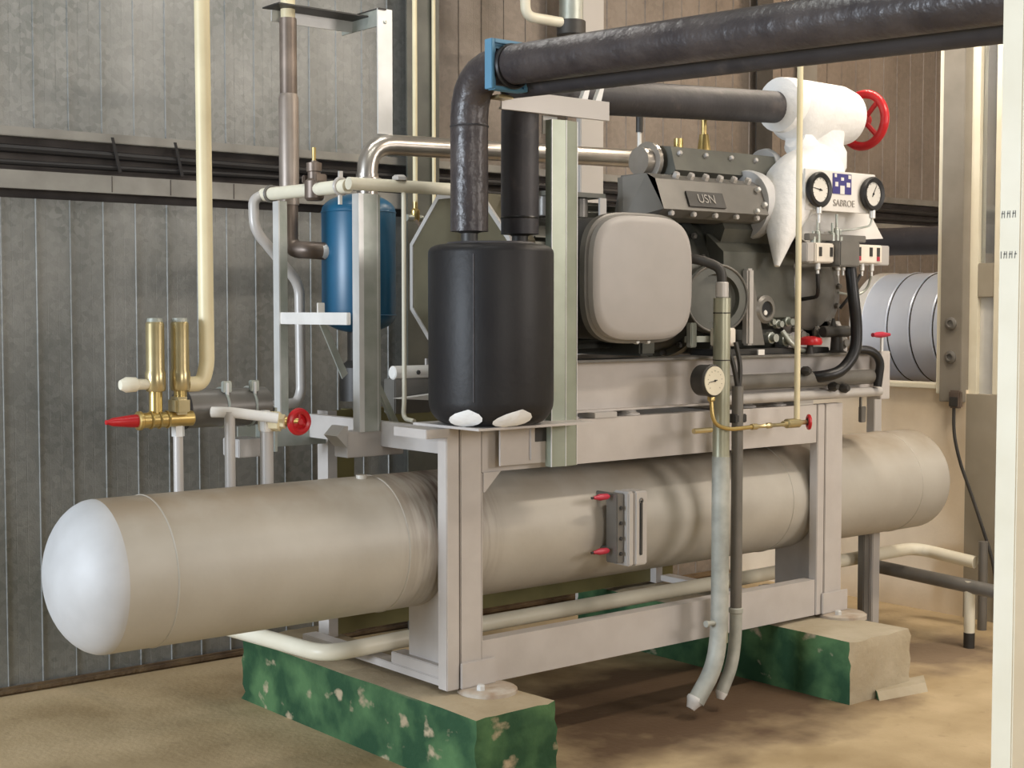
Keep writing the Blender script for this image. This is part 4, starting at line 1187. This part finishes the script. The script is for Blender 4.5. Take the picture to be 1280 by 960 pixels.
tag(MB().tube([(2.27, 4.5, 1.40), (2.325, 4.5, 1.40), (2.345, 4.5, 1.46), (2.335, 4.5, 4.15)], 0.0262, 0.045, 20).build('vent_pipe', 'cream'), 'tall cream vent pipe rising from the brass relief cylinders', 'pipe')
# grey sleeve with clamps
gsl = thing('pipe_sleeve', 'short fat grey pipe sleeve with two clamps beside brass valve', 'pipe', (2.45, 4.62, 1.25))
MB().lathe((2.33, 4.65, 1.305), (1, 0, 0), [(0.060, 0), (0.068, 0.004), (0.068, 0.32)], 28).build('sleeve', 'machine_grey', gsl)
MB().lathe((2.315, 4.65, 1.305), (1, 0, 0), [(0.070, 0), (0.072, 0.004), (0.072, 0.016)], 28).build('end_ring', 'rubber', gsl)
for x in (2.475, 2.585):
    MB().torus((x, 4.65, 1.305), (1, 0, 0), 0.069, 0.005, 28, 6).build('clamp_band', 'galvanised', gsl)
    MB().box((x - 0.014, 4.60, 1.36), (x + 0.02, 4.62, 1.40), 0.003).build('clamp_ear', 'galvanised', gsl)
    MB().box((x - 0.004, 4.595, 1.345), (x + 0.006, 4.605, 1.395), 0.002).build('clamp_bolt', 'zinc_plate', gsl)
MB().box((2.655, 4.58, 1.14), (2.665, 4.72, 1.30)).build('support_plate', 'galvanised', gsl)
MB().box((2.52, 4.60, 1.125), (2.62, 4.72, 1.19), 0.003).build('support_block', 'light_grey', gsl)
# red wheel valve on third riser
wv = thing('wheel_valve', 'cream-collared stop valve with small red handwheel above tank', 'valve', (2.575, 4.5, 1.235))
MB().tube([(2.385, 4.545, 1.298), (2.43, 4.5, 1.298), (2.575, 4.42, 1.275)], 0.0185, 0.03, 14).build('link_pipe', 'white_paint', wv)
MB().lathe((2.575, 4.5, 1.225), (0, 0, 1), [(0.027, 0), (0.03, 0.01), (0.03, 0.055), (0.02, 0.065)], 16).build('body', 'cream_pale', wv)
MB().lathe((2.58, 4.48, 1.26), (0.62, -0.78, 0), [(0.036, 0), (0.036, 0.035), (0.026, 0.04), (0.026, 0.055)], 6).build('bonnet', 'cream', wv)
MB().lathe((2.61, 4.45, 1.26), (0.9, -0.44, 0), [(0.018, 0), (0.014, 0.055)], 12).build('gland', 'brass', wv)
MB().box((2.545, 4.46, 1.225), (2.572, 4.50, 1.30), 0.004).build('bracket', 'white_paint', wv)
hw2 = thing('handwheel', 'small solid red handwheel beside the brass valves', 'handwheel', (2.655, 4.42, 1.21))
wc, wa = V((2.662, 4.425, 1.258)), V((0.05, -1.0, 0)).normalized()
MB().torus(wc, wa, 0.037, 0.0125, 24, 8).build('rim', 'red_paint', hw2)
MB().lathe(wc - wa * 0.008, wa, [(0.028, 0), (0.030, 0.008), (0.014, 0.014), (0.010, 0.02)], 20).build('hub', 'red_paint', hw2)
for k in range(3):
    t = PI / 2 + k * 2 * PI / 3
    q = wa.cross(V((0, 0, 1)))
    d = q * math.cos(t) + V((0, 0, 1)) * math.sin(t)
    MB().cyl(wc, wc + d * 0.034, 0.008, n=8).build('spoke', 'red_paint', hw2)

# ------------------------------------------------------------------ conduits in front of the frame
CY = 3.99
cm = thing('conduit_pipe', 'thick galvanised conduit rising from floor with cable at top', 'conduit', (4.4, CY, 0.02))
MB().tube([(4.372, CY, 0.30), (4.372, CY, 1.70)], 0.0345, n=20).build('pipe', 'conduit', cm)
MB().tube([(4.372, CY, 1.06), (4.372, CY, 0.36), (4.345, CY, 0.20), (4.255, CY + 0.02, 0.07)], 0.036, 0.14, 20).build('lower_bend', 'conduit_dirty', cm)
MB().lathe((4.258, CY + 0.02, 0.085), (-0.55, 0.1, -0.8), [(0.035, 0), (0.036, 0.012), (0.026, 0.03), (0.018, 0.05)], 16).build('end_cuff', 'white_paint', cm)
for z in (1.45, 1.64):
    MB().torus((4.372, CY, z), (0, 0, 1), 0.0345, 0.0025, 20, 6).build('tie', 'dark_steel', cm)
MB().rcyl((4.372, CY, 1.70), (4.372, CY, 1.765), 0.026).build('cable_gland', 'light_grey', cm)
MB().tube([(4.372, CY, 1.75), (4.368, CY, 1.82), (4.31, CY + 0.08, 1.86), (4.27, CY + 0.25, 1.86)], 0.020, 0.07, 12).build('cable', 'dark_steel', cm)
MB().lathe((4.345, CY, 0.385), (-1, 0, 0), [(0.012, 0), (0.010, 0.04), (0.014, 0.045), (0.014, 0.055)], 10).build('tie_screw', 'conduit_dirty', cm)
cn = thing('conduit_pipe', 'thinner dark conduit standing right of the thick one', 'conduit', (4.5, CY, 0.02))
MB().tube([(4.492, CY + 0.02, 0.34), (4.492, CY + 0.02, 1.34)], 0.024, n=16).build('pipe', 'machine_grey', cn)
MB().tube([(4.492, CY + 0.02, 0.42), (4.492, CY + 0.02, 0.30), (4.47, CY + 0.02, 0.18), (4.42, CY + 0.03, 0.08)], 0.026, 0.08, 16).build('lower_bend', 'conduit_dirty', cn)
MB().lathe((4.422, CY + 0.03, 0.085), (-0.3, 0, -0.9), [(0.026, 0), (0.026, 0.01), (0.016, 0.035)], 14).build('end_cuff', 'white_paint', cn)
MB().lathe((4.492, CY + 0.02, 0.40), (0, 0, 1), [(0.026, 0), (0.030, 0.004), (0.030, 0.02), (0.026, 0.024)], 16).build('coupling', 'conduit_dirty', cn)
MB().box((4.455, CY + 0.0, 1.19), (4.53, CY + 0.06, 1.225), 0.004).build('clip', 'dark_steel', cn)
MB().tube([(4.492, CY + 0.02, 1.33), (4.47, CY + 0.02, 1.42), (4.455, CY + 0.04, 1.50)], 0.010, 0.05, 8).build('cable', 'dark_steel', cn)
MB().tube([(4.50, CY + 0.02, 1.33), (4.51, CY + 0.02, 1.42), (4.50, CY + 0.04, 1.52)], 0.010, 0.05, 8).build('cable', 'dark_steel', cn)
sb_ = thing('pressure_switch', 'single cream pressure switch box right of the thick conduit', 'switch box', (4.48, 4.06, 1.50))
MB().box((4.43, 4.045, 1.503), (4.52, 4.11, 1.578), 0.005).build('body', 'white_box', sb_)
MB().box((4.458, 4.042, 1.528), (4.482, 4.045, 1.566)).build('window_slot', 'dark_steel', sb_)
MB().box((4.458, 4.042, 1.506), (4.482, 4.045, 1.5275)).build('scale_slot', 'pink_red', sb_)
MB().lathe((4.475, 4.075, 1.505), (0, 0, -1), [(0.012, 0), (0.024, 0.03), (0.024, 0.07), (0.012, 0.09)], 14).build('bellows', 'galvanised', sb_)
MB().box((4.29, 4.08, 1.50), (4.325, 4.11, 1.60), 0.004).build('bracket', 'galvanised', sb_)
MB().box((4.29, 4.11, 1.52), (4.53, 4.118, 1.545)).build('back_bar', 'galvanised', sb_)
# front gauge with brass line
fg = gauge('pressure_gauge', 'pale-faced round gauge in front of the conduit', (4.262, 3.945, 1.372), 0.062, 0.06, 'dial_cream', math.radians(100))
MB().lathe((4.275, 3.955, 1.322), (0, 0, -1), [(0.012, 0), (0.016, 0.01), (0.016, 0.03), (0.010, 0.035)], 10).build('socket', 'brass', fg)
bl = thing('brass_line', 'brass tube curving under the gauge to a small valve', 'tube', (4.5, 3.95, 1.15))
MB().tube([(4.275, 3.955, 1.29), (4.275, 3.945, 1.20), (4.36, 3.94, 1.172), (4.52, 3.94, 1.176)], 0.0085, 0.07, 10).build('tube', 'brass', bl)
MB().cyl((4.17, 3.95, 1.175), (4.27, 3.95, 1.175), 0.011, n=8).build('stub', 'brass_pale', bl)
MB().lathe((4.50, 3.94, 1.176), (1, 0, 0), [(0.013, 0), (0.013, 0.03), (0.008, 0.035), (0.008, 0.09), (0.012, 0.095), (0.012, 0.12), (0.008, 0.125), (0.008, 0.20)], 10).build('fitting', 'brass_pale', bl)
nv = thing('needle_valve', 'brass needle valve with dark red wheel below thin cream pipe', 'valve', (4.8, 3.95, 1.16))
MB().lathe((4.70, 3.945, 1.178), (1, 0, 0), [(0.012, 0), (0.012, 0.02), (0.020, 0.025), (0.020, 0.10), (0.010, 0.105), (0.010, 0.15)], 12).build('body', 'brass_pale', nv)
MB().torus((4.865, 3.942, 1.178), (0.8, -0.6, 0), 0.026, 0.008, 20, 8).build('wheel_rim', 'red_paint', nv)
MB().lathe((4.855, 3.95, 1.178), (0.8, -0.6, 0), [(0.012, 0), (0.016, 0.01), (0.008, 0.02)], 12).build('wheel_hub', 'dark_steel', nv)
for k in range(3):
    t = PI / 2 + k * 2 * PI / 3
    q = V((0.6, 0.8, 0))
    d = q * math.cos(t) + V((0, 0, 1)) * math.sin(t)
    MB().cyl(V((4.865, 3.942, 1.178)), V((4.865, 3.942, 1.178)) + d * 0.026, 0.005, n=6).build('wheel_spoke', 'red_paint', nv)
tag(MB().cyl((4.79, 3.945, 1.19), (4.79, 3.945, 4.15), 0.0125, n=12).build('thin_pipe', 'cream'), 'thin cream pipe hanging in front of the compressor', 'pipe')

# ------------------------------------------------------------------ white drain pipes near the floor
tag(MB().tube([(2.80, 6.0, 0.34), (2.90, 4.64, 0.352), (3.5, 4.61, 0.372), (6.57, 4.60, 0.380), (6.60, 4.25, 0.345)], 0.033, 0.10, 18).build('drain_pipe', 'cream_pale'),
    'pale drain pipe running low behind the frame to right wall', 'pipe')
lp = thing('drain_pipe', 'short grey pipe low at right on a cream leg', 'pipe', (6.2, 4.3, 0))
MB().tube([(6.2, 4.66, 0.33), (6.2, 3.85, 0.295)], 0.034, n=16).build('pipe', 'machine_grey', lp)
MB().cyl((6.2, 4.02, 0.07), (6.2, 4.02, 0.33), 0.026).build('leg', 'cream_pale', lp)
MB().cyl((6.2, 4.02, 0.0), (6.2, 4.02, 0.075), 0.027).build('leg_foot', 'dark_steel', lp)
MB().cyl((6.2, 4.64, 0.0), (6.2, 4.64, 0.34), 0.03).build('rear_leg', 'dark_steel', lp)
MB().cyl((6.60, 4.205, 0.0), (6.60, 4.205, 0.46), 0.024).build('end_riser', 'machine_grey', lp)
# rear support leg under the tank right end
rl = thing('tank_leg', 'pale steel leg under the far end of the tank', 'leg', (5.98, 4.42, 0))
MB().box((6.03, 4.47, 0), (6.09, 4.53, 0.57), 0.004).build('leg_tube', 'light_grey', rl)
MB().box((5.985, 4.49, 0), (6.028, 4.53, 0.57), 0.004).build('leg_back', 'machine_grey', rl)
MB().box((5.96, 4.45, 0), (6.12, 4.55, 0.012)).build('leg_foot', 'machine_grey', rl)

# small bits at the top of the view
tp = thing('ceiling_valve', 'cream pipe bend and steel coupling hanging at top edge', 'pipe', (5.0, 5.6, 2.9))
MB().tube([(4.685, 5.6, 4.19), (4.685, 5.6, 3.11), (4.92, 5.6, 3.11)], 0.026, 0.06, 14).build('bend', 'cream_pale', tp)
MB().rcyl((4.99, 5.6, 3.12), (4.99, 5.6, 4.19), 0.062).build('coupling', 'galvanised', tp)
MB().rcyl((4.99, 5.6, 3.05), (4.99, 5.6, 3.125), 0.075).build('flange', 'dark_steel', tp)
tag(MB().box((5.33, 5.9, 0.0), (5.50, 5.94, 4.19), 0.004).build('cable_tray', 'light_grey'), 'pale vertical cable tray behind the galvanised upright', 'tray')
